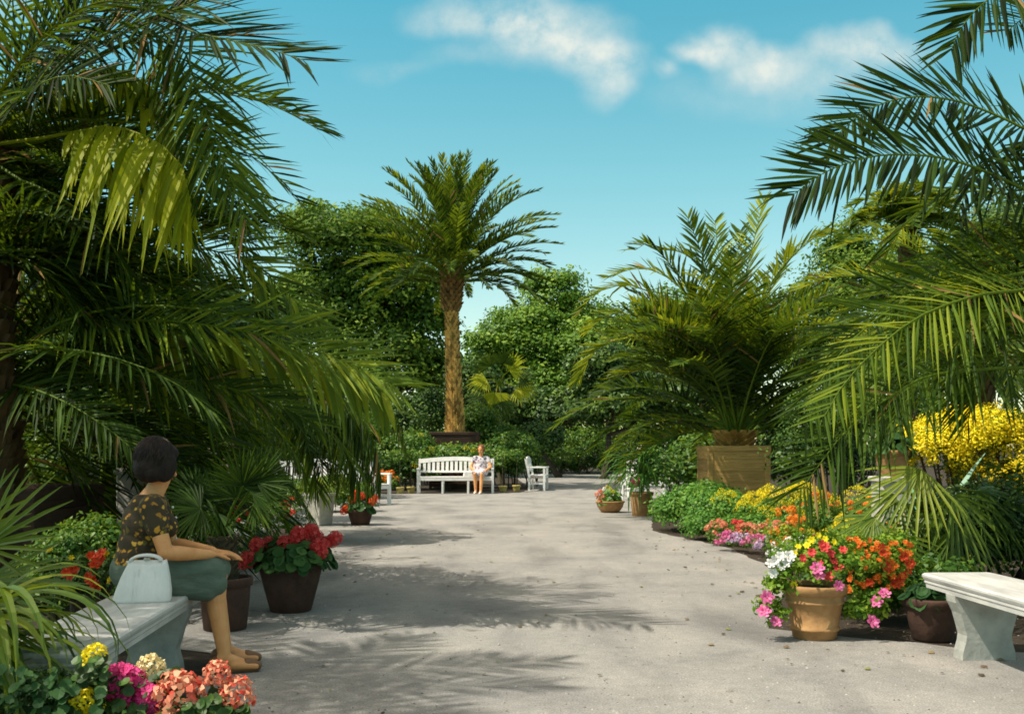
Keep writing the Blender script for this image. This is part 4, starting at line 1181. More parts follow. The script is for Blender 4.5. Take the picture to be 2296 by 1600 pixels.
heads(t, [P(705, 1228, g.y + .1), P(680, 1222, g.y + .12)], 'small', 'white', .04, (0, -.6, .8))

# small geranium pot further up the left side
g = G(808, 1176)
t = thing('geranium_pot', 'small dark pot of red geraniums beside the concrete planter', 'potted plant', g)
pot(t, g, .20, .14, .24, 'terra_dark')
mb = MB(); dome_leaves(mb, (g.x, g.y, .24), .28, .26, .26, 110, .06); part('foliage', mb, M['gleaf'], t)
heads(t, [P(u, v, g.y - .15) for u, v in ((775, 1140), (770, 1146), (798, 1106), (810, 1112), (836, 1124), (842, 1117), (790, 1120))], 'umbel', 'scarlet', .075, (0, -.5, .8))
heads(t, [P(u, v, g.y - .1) for u, v in ((782, 1128), (790, 1132), (815, 1128), (800, 1130))], 'small', 'white', .06, (0, -.5, .8))

# concrete planter
g = G(712, 1178)
t = thing('concrete_planter', 'square tapered concrete planter with trailing dark foliage at left', 'planter', g)
mb = MB(); mb.box((g.x, g.y + .14, .25), (.36, .36, .50), R(-32), .8, bev=.012); o = part('box', mb, M['concrete'], t)
mb = MB(); mb.box((g.x, g.y + .14, .478), (.40, .40, .05), R(-32), bev=.01); part('rim', mb, M['concrete'], o)
mb = MB()
for k in range(60): strap(mb, (g.x + U(-.1, .1), g.y + .14 + U(-.1, .1), .5), U(0, 360), U(20, 75), U(.4, .75), U(90, 170), .03, U(.1, .7), n=6)
part('foliage', mb, M['strap'], t)

# terracotta pot of petunias, right foreground
g = G(1826, 1428)
t = thing('petunia_pot', 'banded terracotta pot overflowing with pink and white petunias', 'potted plant', g)
pot(t, g, .19, .135, .335, 'terra', rim=True, band=True, n=40)
rng = np.random.default_rng(77)
q, ti = leafcloud([(P(1800, 1270, g.y), (.20, .18, .15)), (P(1870, 1262, g.y), (.2, .18, .16)), (P(1752, 1320, g.y - .05), (.08, .09, .15)), (P(1726, 1362, g.y - .10), (.05, .06, .11)), (P(1745, 1385, g.y - .12), (.05, .05, .05)), (P(1965, 1360, g.y - .10), (.06, .06, .1)), (P(1925, 1370, g.y - .03), (.11, .1, .10)), (P(1840, 1232, g.y + .1), (.2, .18, .12))], 260, 20, .042, .065, rng=rng, shell=.3)
np_quads('foliage', q, ti, M['lush'], t)
fr = (-.1, -.9, .45)
heads(t, [P(u, v, g.y - .17) for u, v in ((1835, 1290), (1880, 1312), (1966, 1348), (1957, 1393), (1720, 1338), (1714, 1370), (1741, 1392), (1833, 1274), (1983, 1330))], 'bloom', 'pink', .042, fr)
heads(t, [P(u, v, g.y - .12) for u, v in ((1738, 1256), (1752, 1268), (1733, 1284), (1750, 1246), (1764, 1260), (1728, 1262), (1770, 1246))], 'bloom', 'white', .038, fr)
heads(t, [P(u, v, g.y - .14) for u, v in ((1858, 1290), (1834, 1262), (1862, 1240), (1869, 1255), (1820, 1238), (1850, 1226), (1800, 1250), (1880, 1270), (1842, 1218), (1890, 1232))], 'bloom', 'red', .034, fr)
heads(t, [P(u, v, g.y - .1) for u, v in ((1780, 1310), (1742, 1262), (1790, 1225), (1820, 1210), (1835, 1200), (1810, 1222), (1850, 1208), (1782, 1240), (1870, 1215))], 'bloom', 'yellow', .024, fr)

# orange impatiens bush beside it
g = G(1960, 1400)
t = thing('flowering_plant', 'bushy plant dotted with orange red flowers right of the petunia pot', 'plant', (g.x, g.y, 0))
q, ti = leafcloud([(P(1960, 1270, g.y), (.24, .2, .17)), (P(1900, 1250, g.y + .1), (.2, .2, .17)), (P(1985, 1325, g.y), (.2, .18, .2)), (P(2000, 1230, g.y + .15), (.14, .14, .14))], 300, 20, .042, .07, rng=rng, shell=.3)
np_quads('foliage', q, ti, M['lush'], t)
mb = MB(); stems(mb, (g.x, g.y, 0), [P(U(1880, 2030), U(1230, 1340), g.y + U(-.1, .1)) for _ in range(22)], .006); part('stem', mb, M['gleaf'], t)
heads(t, [P(U(1890, 2045), U(1205, 1325), g.y - U(.08, .22)) for _ in range(80)], 'bloom', 'orange', .022, fr)
heads(t, [P(u, v, g.y - .2) for u, v in ((2015, 1300), (2008, 1310), (2040, 1262), (2036, 1280), (1980, 1240), (1985, 1268), (1950, 1305), (2026, 1248), (1976, 1225), (2025, 1290))], 'bloom', 'scarlet', .036, fr)

# dark pot in the shade by the right bench
g = G(2090, 1432)
t = thing('potted_plant', 'dark round pot in the shade beside the right stone bench', 'potted plant', g)
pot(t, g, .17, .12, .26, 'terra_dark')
mb = MB(); dome_leaves(mb, (g.x, g.y, .25), .17, .17, .13, 60, .05, (0, .5)); part('foliage', mb, M['gleaf'], t)

# small pots on the right of the path
g = G(1368, 1148)
t = thing('flower_bowl', 'low terracotta bowl of red and white flowers on the path', 'potted plant', g)
mb = MB(); mb.lathe(g, [(.15, 0), (.17, .01), (.235, .10), (.26, .18), (.275, .185), (.275, .215), (.24, .215), (.23, .16), (.02, .15)], 28); part('bowl', mb, M['terra'], t, True)
mb = MB(); dome_leaves(mb, (g.x, g.y, .19), .25, .24, .27, 120, .05); part('foliage', mb, M['hedge'], t)
heads(t, [P(u, v, g.y - .2) for u, v in ((1338, 1108), (1342, 1115), (1346, 1102), (1352, 1112), (1345, 1122))], 'umbel', 'coral', .05, (0, -.5, .8))
heads(t, [P(u, v, g.y - .2) for u, v in ((1362, 1092), (1368, 1095), (1374, 1102))], 'small', 'gold', .04, (0, -.5, .8))
heads(t, [P(u, v, g.y - .2) for u, v in ((1355, 1096), (1402, 1112), (1408, 1120), (1398, 1105))], 'small', 'white', .04, (0, -.5, .8))

g = G(1438, 1156)
t = thing('potted_dracaena', 'arching strap leaved plant in a tall terracotta pot', 'potted plant', g)
pot(t, g, .205, .16, .42, 'terra')
mb = MB(); mb.tube([(g.x, g.y, .38), (g.x + .02, g.y, .9)], [.035, .03], 8); part('stem', mb, M['fibre'], t)
mb = MB()
for k in range(130): strap(mb, (g.x + .02, g.y, U(.5, .95)), U(0, 360), U(5, 85), U(.7, 1.15), U(80, 170), .034, U(.1, .8), n=6)
part('foliage', mb, M['hedge'], t)

g = G(1425, 1128)
t = thing('flower_pot', 'white pot of pink flowers behind the arching strap leaved plant', 'potted plant', g)
pot(t, g, .2, .15, .34, 'white')
mb = MB(); dome_leaves(mb, (g.x, g.y, .34), .22, .22, .22, 60, .05); part('foliage', mb, M['hedge'], t)
heads(t, [P(u, v, g.y - .2) for u, v in ((1432, 1078), (1440, 1080), (1437, 1072), (1425, 1084), (1446, 1076), (1418, 1078))], 'umbel', 'magenta', .055, (0, -.5, .8))
heads(t, [P(u, v, g.y - .2) for u, v in ((1412, 1070), (1422, 1068), (1408, 1080), (1450, 1068))], 'umbel', 'white', .05, (0, -.5, .8))

# tiny pots with slender standards along the back bed
for u, v, lab in ((897, 1106, 'small yellowish pot first from left along the back bed'), (922, 1105, 'small yellowish pot just left of the occupied bench'), (1128, 1103, 'small yellowish pot just right of the occupied bench'), (1158, 1101, 'small yellowish pot nearest the white armchair bench')):
    g = G(u, v)
    t = thing('flower_pot', lab, 'flower pot', g, group='small pots along the back bed')
    pot(t, g, .11, .08, .17, 'tin', n=16)
    mb = MB(); mb.tube([g + Z * .14, g + Z * .9 + V((U(-.04, .04), 0, 0))], [.012, .009], 6); part('stem', mb, M['bark'], t)
    q, ti = leafcloud([(g + Z * .95, (.2, .2, .2))], 26, 14, .07, .1, rng=rng); np_quads('foliage', q, ti, M['shrub'], t)

# pots on pedestals
def pedestal_pot(label, u, vrim, Y, r, hp, mat, leaf):
    p = P(u, vrim, Y)
    t = thing('pedestal', 'rough stone pedestal ' + label[1], 'pedestal', (p.x, Y, 0))
    zt = p.z - hp
    mb = MB(); mb.box((p.x, Y, zt / 2), (r * 1.9, r * 1.9, zt), bev=.02); part('shaft', mb, M['concrete'], t)
    mb = MB(); mb.box((p.x, Y, zt - .03), (r * 2.2, r * 2.2, .055), bev=.01); part('cap', mb, M['concrete'], t)
    t = thing('potted_plant', label[0], 'potted plant', (p.x, Y, zt))
    pot(t, (p.x, Y, zt), r, r * .7, hp, mat)
    mb = MB(); dome_leaves(mb, (p.x, Y, p.z - .02), r * 1.2, r * 1.2, r * 1.3, 80, .06); part('foliage', mb, M[leaf], t)
pedestal_pot(('brown clay pot of dark leaves in front of the yellow broom', 'carrying the brown clay pot by the yellow broom'), 2000, 1010, 10.5, .17, .26, 'terra', 'gleaf')
pedestal_pot(('ochre clay pot just left of the seated womans hair', 'carrying the ochre pot behind the seated woman'), 292, 1000, 9.2, .10, .19, 'tin', 'gleaf')

# ------------------------------------------------------------------ flower beds
# yellow broom
t, bl, rg = shrub('big yellow flowering broom bush at the right edge', 11.2, [(2085, 1020, 75, 70), (2150, 985, 80, 60), (2220, 970, 65, 50), (2280, 1000, 60, 60), (2230, 1070, 100, 60), (2290, 1090, 70, 60)], 'shrub', 150, 26, .06, .16, seed=71)
q, ti = leafcloud([(b[0] + V((0, -.06, .03)), b[1]) for b in bl[:4]] , 300, 70, .036, .12, rng=rg, up=.6, shell=.85)
np_quads('blossom', q, ti, M['yellow'], t)
q, ti = leafcloud([(b[0] + V((0, -.06, .03)), b[1]) for b in bl[3:]], 90, 40, .036, .11, rng=rg, up=.6, shell=.85)
np_quads('blossom', q, ti, M['gold'], t)

def clumpbed(label, cat, name, spots, r, h, mat, group, blooms=None, leaf=.05, nleaf=60, n=14, br=.03, kind='small', per=14, shellk=.5):
    """separate bedding plants, each a mound of leaves with its own blooms"""
    for k, s in enumerate(spots):
        s = V(s); rr = r * U(.85, 1.2); hh = h * U(.85, 1.15)
        t = thing(name, label, cat, (s.x, s.y, 0), group=group)
        q, ti = leafcloud([((s.x, s.y, hh * .45), (rr, rr, hh * .5))], nleaf, per, leaf, rr * .3, rng=rng, shell=shellk, zmin=.0)
        np_quads('foliage', q, ti, M[mat], t)
        if blooms:
            heads(t, [p for p in ball_spots((s.x, s.y, hh * .35), rr, rr, hh * .75, n, .15)], kind, blooms if isinstance(blooms, str) else random.choice(blooms), br)

def shrubby(label, u0, u1, spots, r, h):
    clumpbed(label, 'shrub', 'hedge_plant', spots, r, h, 'hedge', 'feathery hedge plants by the wooden tub', None, .065, 120, per=22)
clumpbed('rounded feathery bright green mound at the bend of the path', 'shrub', 'hedge_plant', [(2.62, 14.9, 0)], .5, .62, 'hedge', None, None, .06, 260, per=26, shellk=.7)
clumpbed('second feathery green mound, set behind the bend of the path', 'shrub', 'hedge_plant', [(3.05, 15.9, 0)], .55, .62, 'hedge', None, None, .06, 240, per=26, shellk=.7)
clumpbed('low feathery green mound between tub and yellow marigolds', 'shrub', 'hedge_plant', [(3.0, 14.5, 0)], .5, .5, 'hedge', None, None, .06, 240, per=24, shellk=.7)
clumpbed('green bedding plant behind the dark red row', 'bedding plant', 'bedding_plant', [(2.62 + .36 * k + U(-.08, .08), 13.5 - .12 * k, 0) for k in range(6)], .34, .32, 'hedge', 'green bedding plants under the marigolds', None, .055, 120, per=18)
clumpbed('yellow marigold plant in front of the wooden tub', 'flower', 'marigold_plant', [(3.0 + .24 * k + U(-.08, .08), 14.0 + U(-.4, .3) - .1 * k, 0) for k in range(9)], .27, .58, 'hedge', 'yellow marigolds by the tub', 'yellow', .05, 50, 60, .052, 'puff')
clumpbed('dark red bedding flower along the path edge', 'flower', 'bedding_plant', [(2.56 + .17 * k + U(-.04, .04), 12.75 - .13 * k + U(-.15, .2), 0) for k in range(8)], .17, .27, 'shrub', 'dark red bedding row', ['red', 'scarlet', 'coral'], .045, 26, 26, .034)
clumpbed('pink and lilac bedding flower along the path edge', 'flower', 'bedding_plant', [(2.5 + .13 * k + U(-.05, .05), 12.1 - .26 * k + U(-.15, .15), 0) for k in range(10)], .15, .2, 'shrub', 'lilac bedding row', ['lilac', 'lilac', 'pink'], .04, 20, 28, .032)
clumpbed('pale violet bedding flower near the petunia pot', 'flower', 'bedding_plant', [(2.75 + .17 * k + U(-.06, .06), 10.2 - .22 * k + U(-.2, .2), 0) for k in range(6)], .17, .28, 'shrub', 'violet bedding plants', ['lilac', 'white'], .04, 24, 24, .03)
clumpbed('yellow bedding flower among the violet ones', 'flower', 'bedding_plant', [(2.72, 9.3, 0), (2.95, 9.6, 0), (2.5, 8.4, 0)], .15, .36, 'shrub', 'yellow bedding plants', 'yellow', .04, 24, 7, .04, 'puff')
clumpbed('orange flowered plant under the drooping right fronds', 'flower', 'bedding_plant', [(3.35 + .32 * k + U(-.1, .1), 11.4 + U(-.6, .6) - .2 * k, 0) for k in range(6)], .27, .62, 'shrub', 'orange flowers under the right fronds', ['scarlet', 'orange'], .06, 60, 8, .036, 'umbel')
clumpbed('leafy green plant filling the bed behind the petunia pot', 'plant', 'bedding_plant', [(2.45, 7.6, 0), (2.8, 7.9, 0), (3.1, 7.5, 0), (2.9, 8.6, 0), (3.4, 8.4, 0), (3.3, 9.4, 0), (3.7, 9.2, 0), (2.75, 7.1, 0)], .28, .42, 'shrub', 'leafy fillers behind the petunia pot', None, .055, 80, per=18)

clumpbed('leafy clump screening the left slatted bench', 'plant', 'bedding_plant', [P(u, 1130, 19.5 + U(-.6, .6)) for u in (640, 675, 705, 745, 790)], .36, .66, 'shrub', 'leafy clumps before the left bench', None, .08, 90, per=18)
clumpbed('yellow and orange flowered plant between the petunia pot and the marigolds', 'flower', 'bedding_plant', [(2.8 + .21 * k + U(-.1, .1), 10.8 - .16 * k + U(-.6, .6), 0) for k in range(8)], .22, .5, 'lush', 'yellow and orange flowers behind the petunia pot', ['yellow', 'orange', 'gold'], .05, 40, 22, .034)
# left bed under the small fan palm
clumpbed('yellow bedding flower under the small fan palm', 'flower', 'bedding_plant', [(-3.5 + .22 * k + U(-.1, .1), 10.2 + U(-.5, .5), 0) for k in range(4)], .16, .34, 'shrub', 'yellow flowers under the fan palm', ['yellow', 'cream'], .045, 26, 12, .034)
clumpbed('lilac bedding flower at the left path edge', 'flower', 'bedding_plant', [(-3.15 + .12 * k + U(-.06, .06), 9.4 + .35 * k + U(-.2, .2), 0) for k in range(5)], .16, .24, 'shrub', 'lilac flowers at the left path edge', ['lilac', 'white'], .04, 24, 16, .03)
clumpbed('white bedding flower on the left near the fan palm', 'flower', 'bedding_plant', [(-3.3 + .14 * k + U(-.06, .06), 11.3 + .4 * k + U(-.2, .2), 0) for k in range(5)], .17, .36, 'shrub', 'white flowers near the fan palm', ['white'], .045, 26, 16, .034)
clumpbed('red salvia flower at the left path edge', 'flower', 'bedding_plant', [(-3.3 + .0 * k + U(-.06, .06), 12.6 + .6 * k, 0) for k in range(5)], .17, .44, 'shrub', 'red flowers at the left path edge', ['red', 'scarlet'], .045, 26, 9, .04)
clumpbed('leafy dark green plant filling the left bed', 'plant', 'bedding_plant', [(-4.7 + .14 * k + U(-.2, .2), 11 + U(-1, 3.2), 0) for k in range(9)], .34, .55, 'shrub_dark', 'leafy fillers in the left bed', None, .06, 90, per=18)
clumpbed('orange flowered plant at the foot of the yellowish bush', 'flower', 'bedding_plant', [P(u, 1085, 27.2) for u in (848, 862, 876)], .26, .55, 'shrub', 'orange flowers by the back bed', ['orange'], .08, 40, 12, .07, 'small')
clumpbed('yellow flowered plant behind the backrest of the occupied bench', 'flower', 'bedding_plant', [P(u, v, 28.3) for u, v in ((985, 1000), (950, 1015), (1058, 1005))], .28, 1.3, 'shrub', 'yellow flowers behind the occupied bench', ['gold'], .1, 50, 4, .09, 'puff')

# shrub with red flowers beside the woman's bench
t, bl, rg = shrub('leafy green bush left of the woman with red flowers at its foot', 6.9, [(200, 1220, 75, 60), (150, 1240, 60, 60), (245, 1250, 50, 80), (110, 1290, 60, 80), (190, 1330, 80, 60)], 'shrub', 190, 20, .055, .11, seed=81)
t, bl, rg = shrub('red and yellow flowered plant just behind the white handbag', 5.95, [(195, 1290, 50, 45), (240, 1285, 36, 45), (160, 1320, 40, 40)], 'shrub_dark', 90, 18, .045, .08, seed=82, cat='plant', name='flowering_plant')
heads(t, [P(u, v, 5.62) for u, v in ((205, 1245), (222, 1252), (214, 1265), (150, 1282), (165, 1275), (158, 1290), (205, 1300), (212, 1310), (200, 1292), (228, 1240), (215, 1316))], 'bloom', 'scarlet', .034, (0, -.8, .5))
heads(t, [P(u, v, 5.65) for u, v in ((262, 1245), (268, 1256), (270, 1290), (246, 1300), (160, 1250), (112, 1232), (238, 1240))], 'bloom', 'gold', .02, (0, -.8, .5))

# small fan palm in a dark pot
g = G(500, 1412); g.y += .05
t = thing('fan_palm', 'small dark fan palm in a dark pot between woman and geraniums', 'palm tree', g)
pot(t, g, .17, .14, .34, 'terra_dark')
tp = P(498, 1205, g.y)
mb = MB(); palm_trunk(mb, (g.x, g.y, .30), tp, .07, .085, 12, 9, .03, (0, .5)); part('trunk', mb, M['fibre'], t)
for k, (u, v, du, dv, Rr) in enumerate([(480, 1130, -30, -50, .30), (530, 1115, 5, -60, .32), (565, 1105, 50, -40, .27), (570, 1130, 60, -4, .27), (450, 1140, -50, 5, .28), (490, 1150, -25, 40, .24), (575, 1080, 40, -44, .26), (440, 1110, -40, -30, .26), (545, 1090, 20, -60, .3)]):
    hub = P(u, v, g.y + U(-.3, .12))
    mb = MB(); mb.tube([tp, tp.lerp(hub, .5) + Z * .03, hub], [.007, .006, .005], 5, .6)
    fanleaf(mb, hub, V((du, U(-20, 10), -dv)), V((U(-.3, .3), -.75, .6)), Rr, 26, 200, .022, .12, U(.15, .5), .2, .3, .7)
    part('leaf', mb, M['palm'], t)

# fan palm leaves over the right bed
g = V((P(2060, 1200, 8.6).x, 8.6, 0))
t = thing('fan_palm', 'fan palm with drooping bright leaves in the right flower bed', 'palm tree', g)
tp = V((g.x + .02, 8.6, .62))
mb = MB(); palm_trunk(mb, g, tp, .09, .1, 10, 9, .03); part('trunk', mb, M['fibre'], t)
for u, v, Y, du, dv, Rr, tn, dr in [(2065, 1052, 8.0, -50, 55, .60, .8, .35), (2135, 1108, 8.0, 20, 60, .55, .55, .4), (1995, 1192, 7.7, 10, 60, .55, .5, .35), (2190, 1100, 8.2, 60, 50, .5, .35, .4), (2080, 1150, 8.3, -20, 60, .5, .4, .4),
                                   (2010, 1110, 8.3, -60, 40, .5, .45, .4), (2240, 1150, 8.3, 60, 40, .45, .3, .4), (2150, 1180, 8.1, 10, 60, .45, .3, .4), (1960, 1160, 8.0, -50, 50, .45, .5, .4)]:
    hub = P(u, v, Y)
    mb = MB(); mb.tube([tp, tp.lerp(hub, .5) + Z * .14, hub], [.009, .008, .007], 5, .8)
    fanleaf(mb, hub, V((du, -20, -dv)), V((du * .01, -.85, .4)), Rr, 17, 150, .032, dr, tn, .15, .22, .4)
    part('leaf', mb, M['strap'], t)
g = V((P(2070, 1060, 9).x, 9.0, 0))
t = thing('agave', 'blue green upright blade leaved agave rising before the yellow broom', 'plant', g)
mb = MB()
for az, el, L_, bd, w in ((20, 68, 1.34, 22, .10), (150, 60, .9, 40, .08), (-60, 55, .8, 40, .08), (80, 72, 1.0, 30, .08), (0, 50, .9, 40, .09)):
    strap(mb, (g.x, g.y, .02), az, el, L_, bd, w, U(.2, .9), .3)
part('blade_leaves', mb, M['agave'], t)

# strap-leaved plants filling the left foreground
g = V((P(-70, 1450, 3.75).x, 3.75, 0))
t = thing('strap_leaf_plant', 'yellow green strap leaved plant arching in from the left foreground', 'plant', g)
mb = MB(); mb.tube([g, g + Z * .5], [.06, .05], 8); part('stem', mb, M['fibre'], t)
for k in range(64):
    mb = MB()
    strap(mb, (g.x + U(-.06, .06), g.y + U(-.1, .1), U(.32, .66)), U(-70, 75), U(-10, 60), U(.5, .74), U(70, 150), U(.028, .042), min(1, max(0, random.gauss(.5, .25))), .16, 9)
    part('leaf', mb, M['strap'], t)
for k in range(20):
    mb = MB(); strap(mb, (g.x + U(-.06, .06), g.y + U(-.1, .1), U(.3, .6)), U(75, 285), U(0, 60), U(.5, .7), U(60, 130), .036, U(.2, .7), .16, 7)
    part('leaf', mb, M['strap'], t)
g = V((P(-60, 1250, 5.2).x, 5.2, 0))
t = thing('fan_palm', 'stiff fan leaf with green blades pointing up at the left edge', 'palm tree', g)
tp = g + Z * .5
mb = MB(); mb.tube([g, tp], [.06, .06], 8); part('trunk', mb, M['fibre'], t)
for du, dv, Rr, hub in ((50, -32, .52, P(-40, 1225, 5.1)), (50, 10, .5, P(-30, 1300, 5.15)), (30, -60, .5, P(-90, 1200, 5.3)), (-50, -30, .5, P(-140, 1240, 5.2))):
    mb = MB(); mb.tube([tp, tp.lerp(hub, .5), hub], [.009, .008, .007], 5, .8)
    fanleaf(mb, hub, V((du, -8, -dv)), V((.2, -.9, .5)), Rr, 12, 110, .03, .08, .5, .2, .25, .8)
    part('leaf', mb, M['strap'], t)

# foreground flowers
FG = 1.5
def fgplant(label, Y, u, blooms, leafspots, n=60, name='flowering_plant', leafm='shrub_dark'):
    g = V((P(u, 1600, Y).x, Y, 0))
    t = thing(name, label, 'flower', g, group=None)
    mb = MB()
    for (lu, lv, r) in leafspots:
        for k in range(n):
            p = P(lu + U(-r, r), lv + U(-r, r), Y + U(-.09, .09))
            round_leaf(mb, p, (U(-.5, .5), -.6 + U(-.4, .4), U(.2, 1)), U(.012, .026), U(0, .6))
    part('foliage', mb, M[leafm], t)
    mb = MB(); stems(mb, g, [P(b[0], b[1] + 4, Y) for b in blooms], .0035); part('stem', mb, M['gleaf'], t)
    for bu, bv, kind, colr, r in blooms:
        heads(t, [P(bu, bv + 10, Y)], kind, colr, FG * r * Y / F, (0, -.75, .65))
fgplant('coral double geranium with a round full bloom at the bottom edge', 3.6, 410, [(400, 1550, 'ruffle', 'coral', 42), (440, 1568, 'puff', 'coral', 16)], [(390, 1598, 34), (430, 1606, 34)])
fgplant('coral geranium nearest the path, two round blooms and buds', 3.65, 520, [(531, 1548, 'ruffle', 'coral', 34), (487, 1500, 'ruffle', 'coral', 24), (472, 1520, 'puff', 'orange', 11), (470, 1500, 'puff', 'cream', 9)], [(480, 1580, 26), (460, 1595, 30), (530, 1600, 22)])
fgplant('magenta geranium cluster at the bottom edge', 3.6, 300, [(262, 1520, 'umbel', 'magenta', 30), (290, 1512, 'umbel', 'magenta', 24), (300, 1550, 'ruffle', 'magenta', 30), (330, 1558, 'umbel', 'magenta', 26), (272, 1545, 'puff', 'scarlet', 20), (345, 1562, 'umbel', 'pink', 20), (320, 1535, 'umbel', 'magenta', 16)], [(300, 1580, 50), (260, 1560, 40)])
fgplant('cream geranium bloom in front of the stone bench leg', 3.68, 345, [(338, 1488, 'ruffle', 'cream', 24), (355, 1502, 'puff', 'cream', 16), (330, 1503, 'puff', 'cream', 13)], [(345, 1540, 34), (370, 1530, 28)], 40)
fgplant('yellow flower just below the left end of the stone bench', 3.55, 205, [(214, 1460, 'ruffle', 'yellow', 19), (194, 1462, 'puff', 'yellow', 8)], [(205, 1510, 34), (200, 1550, 40)], 50)
fgplant('low yellow flower in the bottom left corner', 3.5, 190, [(190, 1562, 'ruffle', 'yellow', 24), (215, 1568, 'puff', 'yellow', 18), (165, 1570, 'puff', 'gold', 20), (195, 1545, 'puff', 'gold', 12)], [(180, 1590, 50), (120, 1570, 50), (60, 1560, 60)], 60, leafm='gleaf')
t, bl, rg = shrub('dark leafy ground plant under the strap leaves at bottom left', 3.62, [(60, 1570, 80, 60), (160, 1580, 80, 50), (280, 1612, 80, 40), (400, 1625, 70, 34)], 'shrub_dark', 150, 16, .04, .07, seed=91, cat='plant', name='flowering_plant')

# a few fallen leaves and loose stones on the gravel
mb = MB()
for k in range(330):
    x, y = U(-2.2, 4.5), U(4.2, 17)
    if random.random() < .07: x, y = U(1.2, 2.9), U(5.4, 7.2)
    elif random.random() < .3: x, y = random.choice([(2.1 + U(-.4, .2), U(8, 14)), (-2.4 + U(-.1, .6), U(6.4, 14))])
    round_leaf(mb, (x, y, .008), (U(-.3, .3), U(-.3, .3), 1), U(.006, .024), U(0, 1), 5, -.3)
tag(part('fallen_leaves', mb, tintmat('dry_leaf', [(0, (.05, .035, .02)), (.6, (.20, .14, .07)), (1, (.16, .20, .05))], .8)), 'scattered dry leaves lying on the grey gravel path', 'leaves', kind='stuff')
mb = MB()
for k in range(2600):
    y = 4.4 + 9 * random.random() ** 2; x = U(-.62, .62) * y
    if x < -1.5 and y < 6.3: continue
    r = U(.003, .010)
    c = V((x, y, r * .3)); th = U(0, 6.28)
    mb.add([c + V((r * math.cos(th + q * 1.57) * U(.7, 1.2), r * math.sin(th + q * 1.57) * U(.7, 1.2), -r * .3)) for q in range(4)] + [c + Z * r * U(.3, .6)],
           [(0, 1, 4), (1, 2, 4), (2, 3, 4), (3, 0, 4)], U(0, 1))
tag(part('pebbles', mb, tintmat('pebble', [(0, (.08, .075, .07)), (.5, (.24, .225, .205)), (1, (.40, .38, .35))], .9)), 'small loose stones strewn over the gravel path', 'pebbles', kind='stuff')
# ------------------------------------------------------------------ people
def body_mesh(name, mb, mat, parent, vox, smooth=6, org=None):
    me = to_mesh(mb, name, mat, ORG.get(parent.name), True)
    o = link(name, me, parent)
    m = o.modifiers.new('union', 'REMESH'); m.mode = 'VOXEL'; m.voxel_size = vox; m.use_smooth_shade = True
    s = o.modifiers.new('soft', 'SMOOTH'); s.factor = .5; s.iterations = smooth
    return o

class Pose:
    """limbs in a frame: f = facing, r = the person's right, z up"""
    def __init__(s, o, f):
        s.o = V(o); s.f = V(f).normalized(); s.r = s.f.cross(Z).normalized()
    def __call__(s, fx, rx, z): return s.o + s.f * fx + s.r * rx + Z * z

def hand(mb, wrist, d, pal, curl=.5, k=1.0, thumb=1):
    """palm, four jointed fingers of unequal length and a thumb from the side of the palm"""
    d = V(d).normalized(); pal = (V(pal) - d * V(pal).dot(d)).normalized(); sd = d.cross(pal)
    w = V(wrist)
    for j in (-1, -.33, .33, 1):
        mb.cap(w + sd * j * .012 * k, w + d * .082 * k + sd * j * .029 * k, .013 * k, .0115 * k, 10)
    for j, l in ((-1, .066), (-.33, .078), (.33, .084), (1, .072)):
        b = w + d * .085 * k + sd * j * .029 * k
        e = d; p = b
        for q in range(3):
            e = (e + pal * curl * .55 + sd * j * .05).normalized()
            n = p + e * l * k * (.45, .32, .25)[q]
            mb.cap(p, n, (.0098, .0088, .0078)[q] * k, (.0088, .0078, .0066)[q] * k, 8); p = n
    b = w + d * .026 * k + sd * thumb * .026 * k
    m = b + (d * .6 + sd * thumb * .7 + pal * .35).normalized() * .038 * k
    mb.cap(b, m, .013 * k, .011 * k, 8); e = m + (d * .85 + sd * thumb * .1 + pal * .35).normalized() * .032 * k
    mb.cap(m, e, .0105 * k, .008 * k, 8)

def foot(mb, ankle, d, k=1.0):
    d = V(d); d.z = 0; d.normalize(); a = V(ankle); sd = d.cross(Z)
    mb.cap(a, a - d * .025 * k + Z * (-.045 * k), .036 * k, .032 * k, 12)
    mb.cap(a - Z * .01, a + d * .10 * k - Z * .045 * k, .034 * k, .026 * k, 12)
    for j, l in ((-1, .172), (0, .178), (1, .165)):
        mb.cap(a + d * .05 * k - Z * .048 * k + sd * j * .014 * k, a + d * l * k - Z * .062 * k + sd * j * .022 * k, .026 * k, .016 * k, 10)

def rotz_to(f):
    return Matrix.Rotation(math.atan2(f.y, f.x), 3, 'Z')

def head(mb, c, f, down=0., k=1.0):
    """skull, jaw, nose, brow, ears; f = gaze"""
    f = V(f); f.z = 0; f.normalize(); r = f.cross(Z)
    q = Quaternion(r, -down)
    T = lambda x, y, z: V(c) + q @ (f * x * k + r * y * k + Z * z * k)
    rm = q.to_matrix() @ rotz_to(f)
    mb.ell(T(-.008, 0, .018), (.098 * k, .076 * k, .104 * k), 18, 12, rm)
    mb.ell(T(.026, 0, -.048), (.064 * k, .056 * k, .068 * k), 16, 10, rm)
    mb.ell(T(.062, 0, -.092), (.026 * k, .026 * k, .020 * k), 10, 8, rm)
    mb.cap(T(.086, 0, .0), T(.108, 0, -.036), .009 * k, .014 * k, 8)
    mb.cap(T(.082, -.03, .018), T(.082, .03, .018), .011 * k, .011 * k, 8)
    for s in (-1, 1):
        mb.ell(T(.060, s * .036, -.038), (.026 * k, .022 * k, .024 * k), 10, 8, rm)
        mb.ell(T(-.006, s * .078, -.022), (.022 * k, .010 * k, .033 * k), 10, 8, rm)
    mb.cap(T(.088, -.014, -.064), T(.088, .014, -.064), .008 * k, .008 * k, 8)
    return T, rm

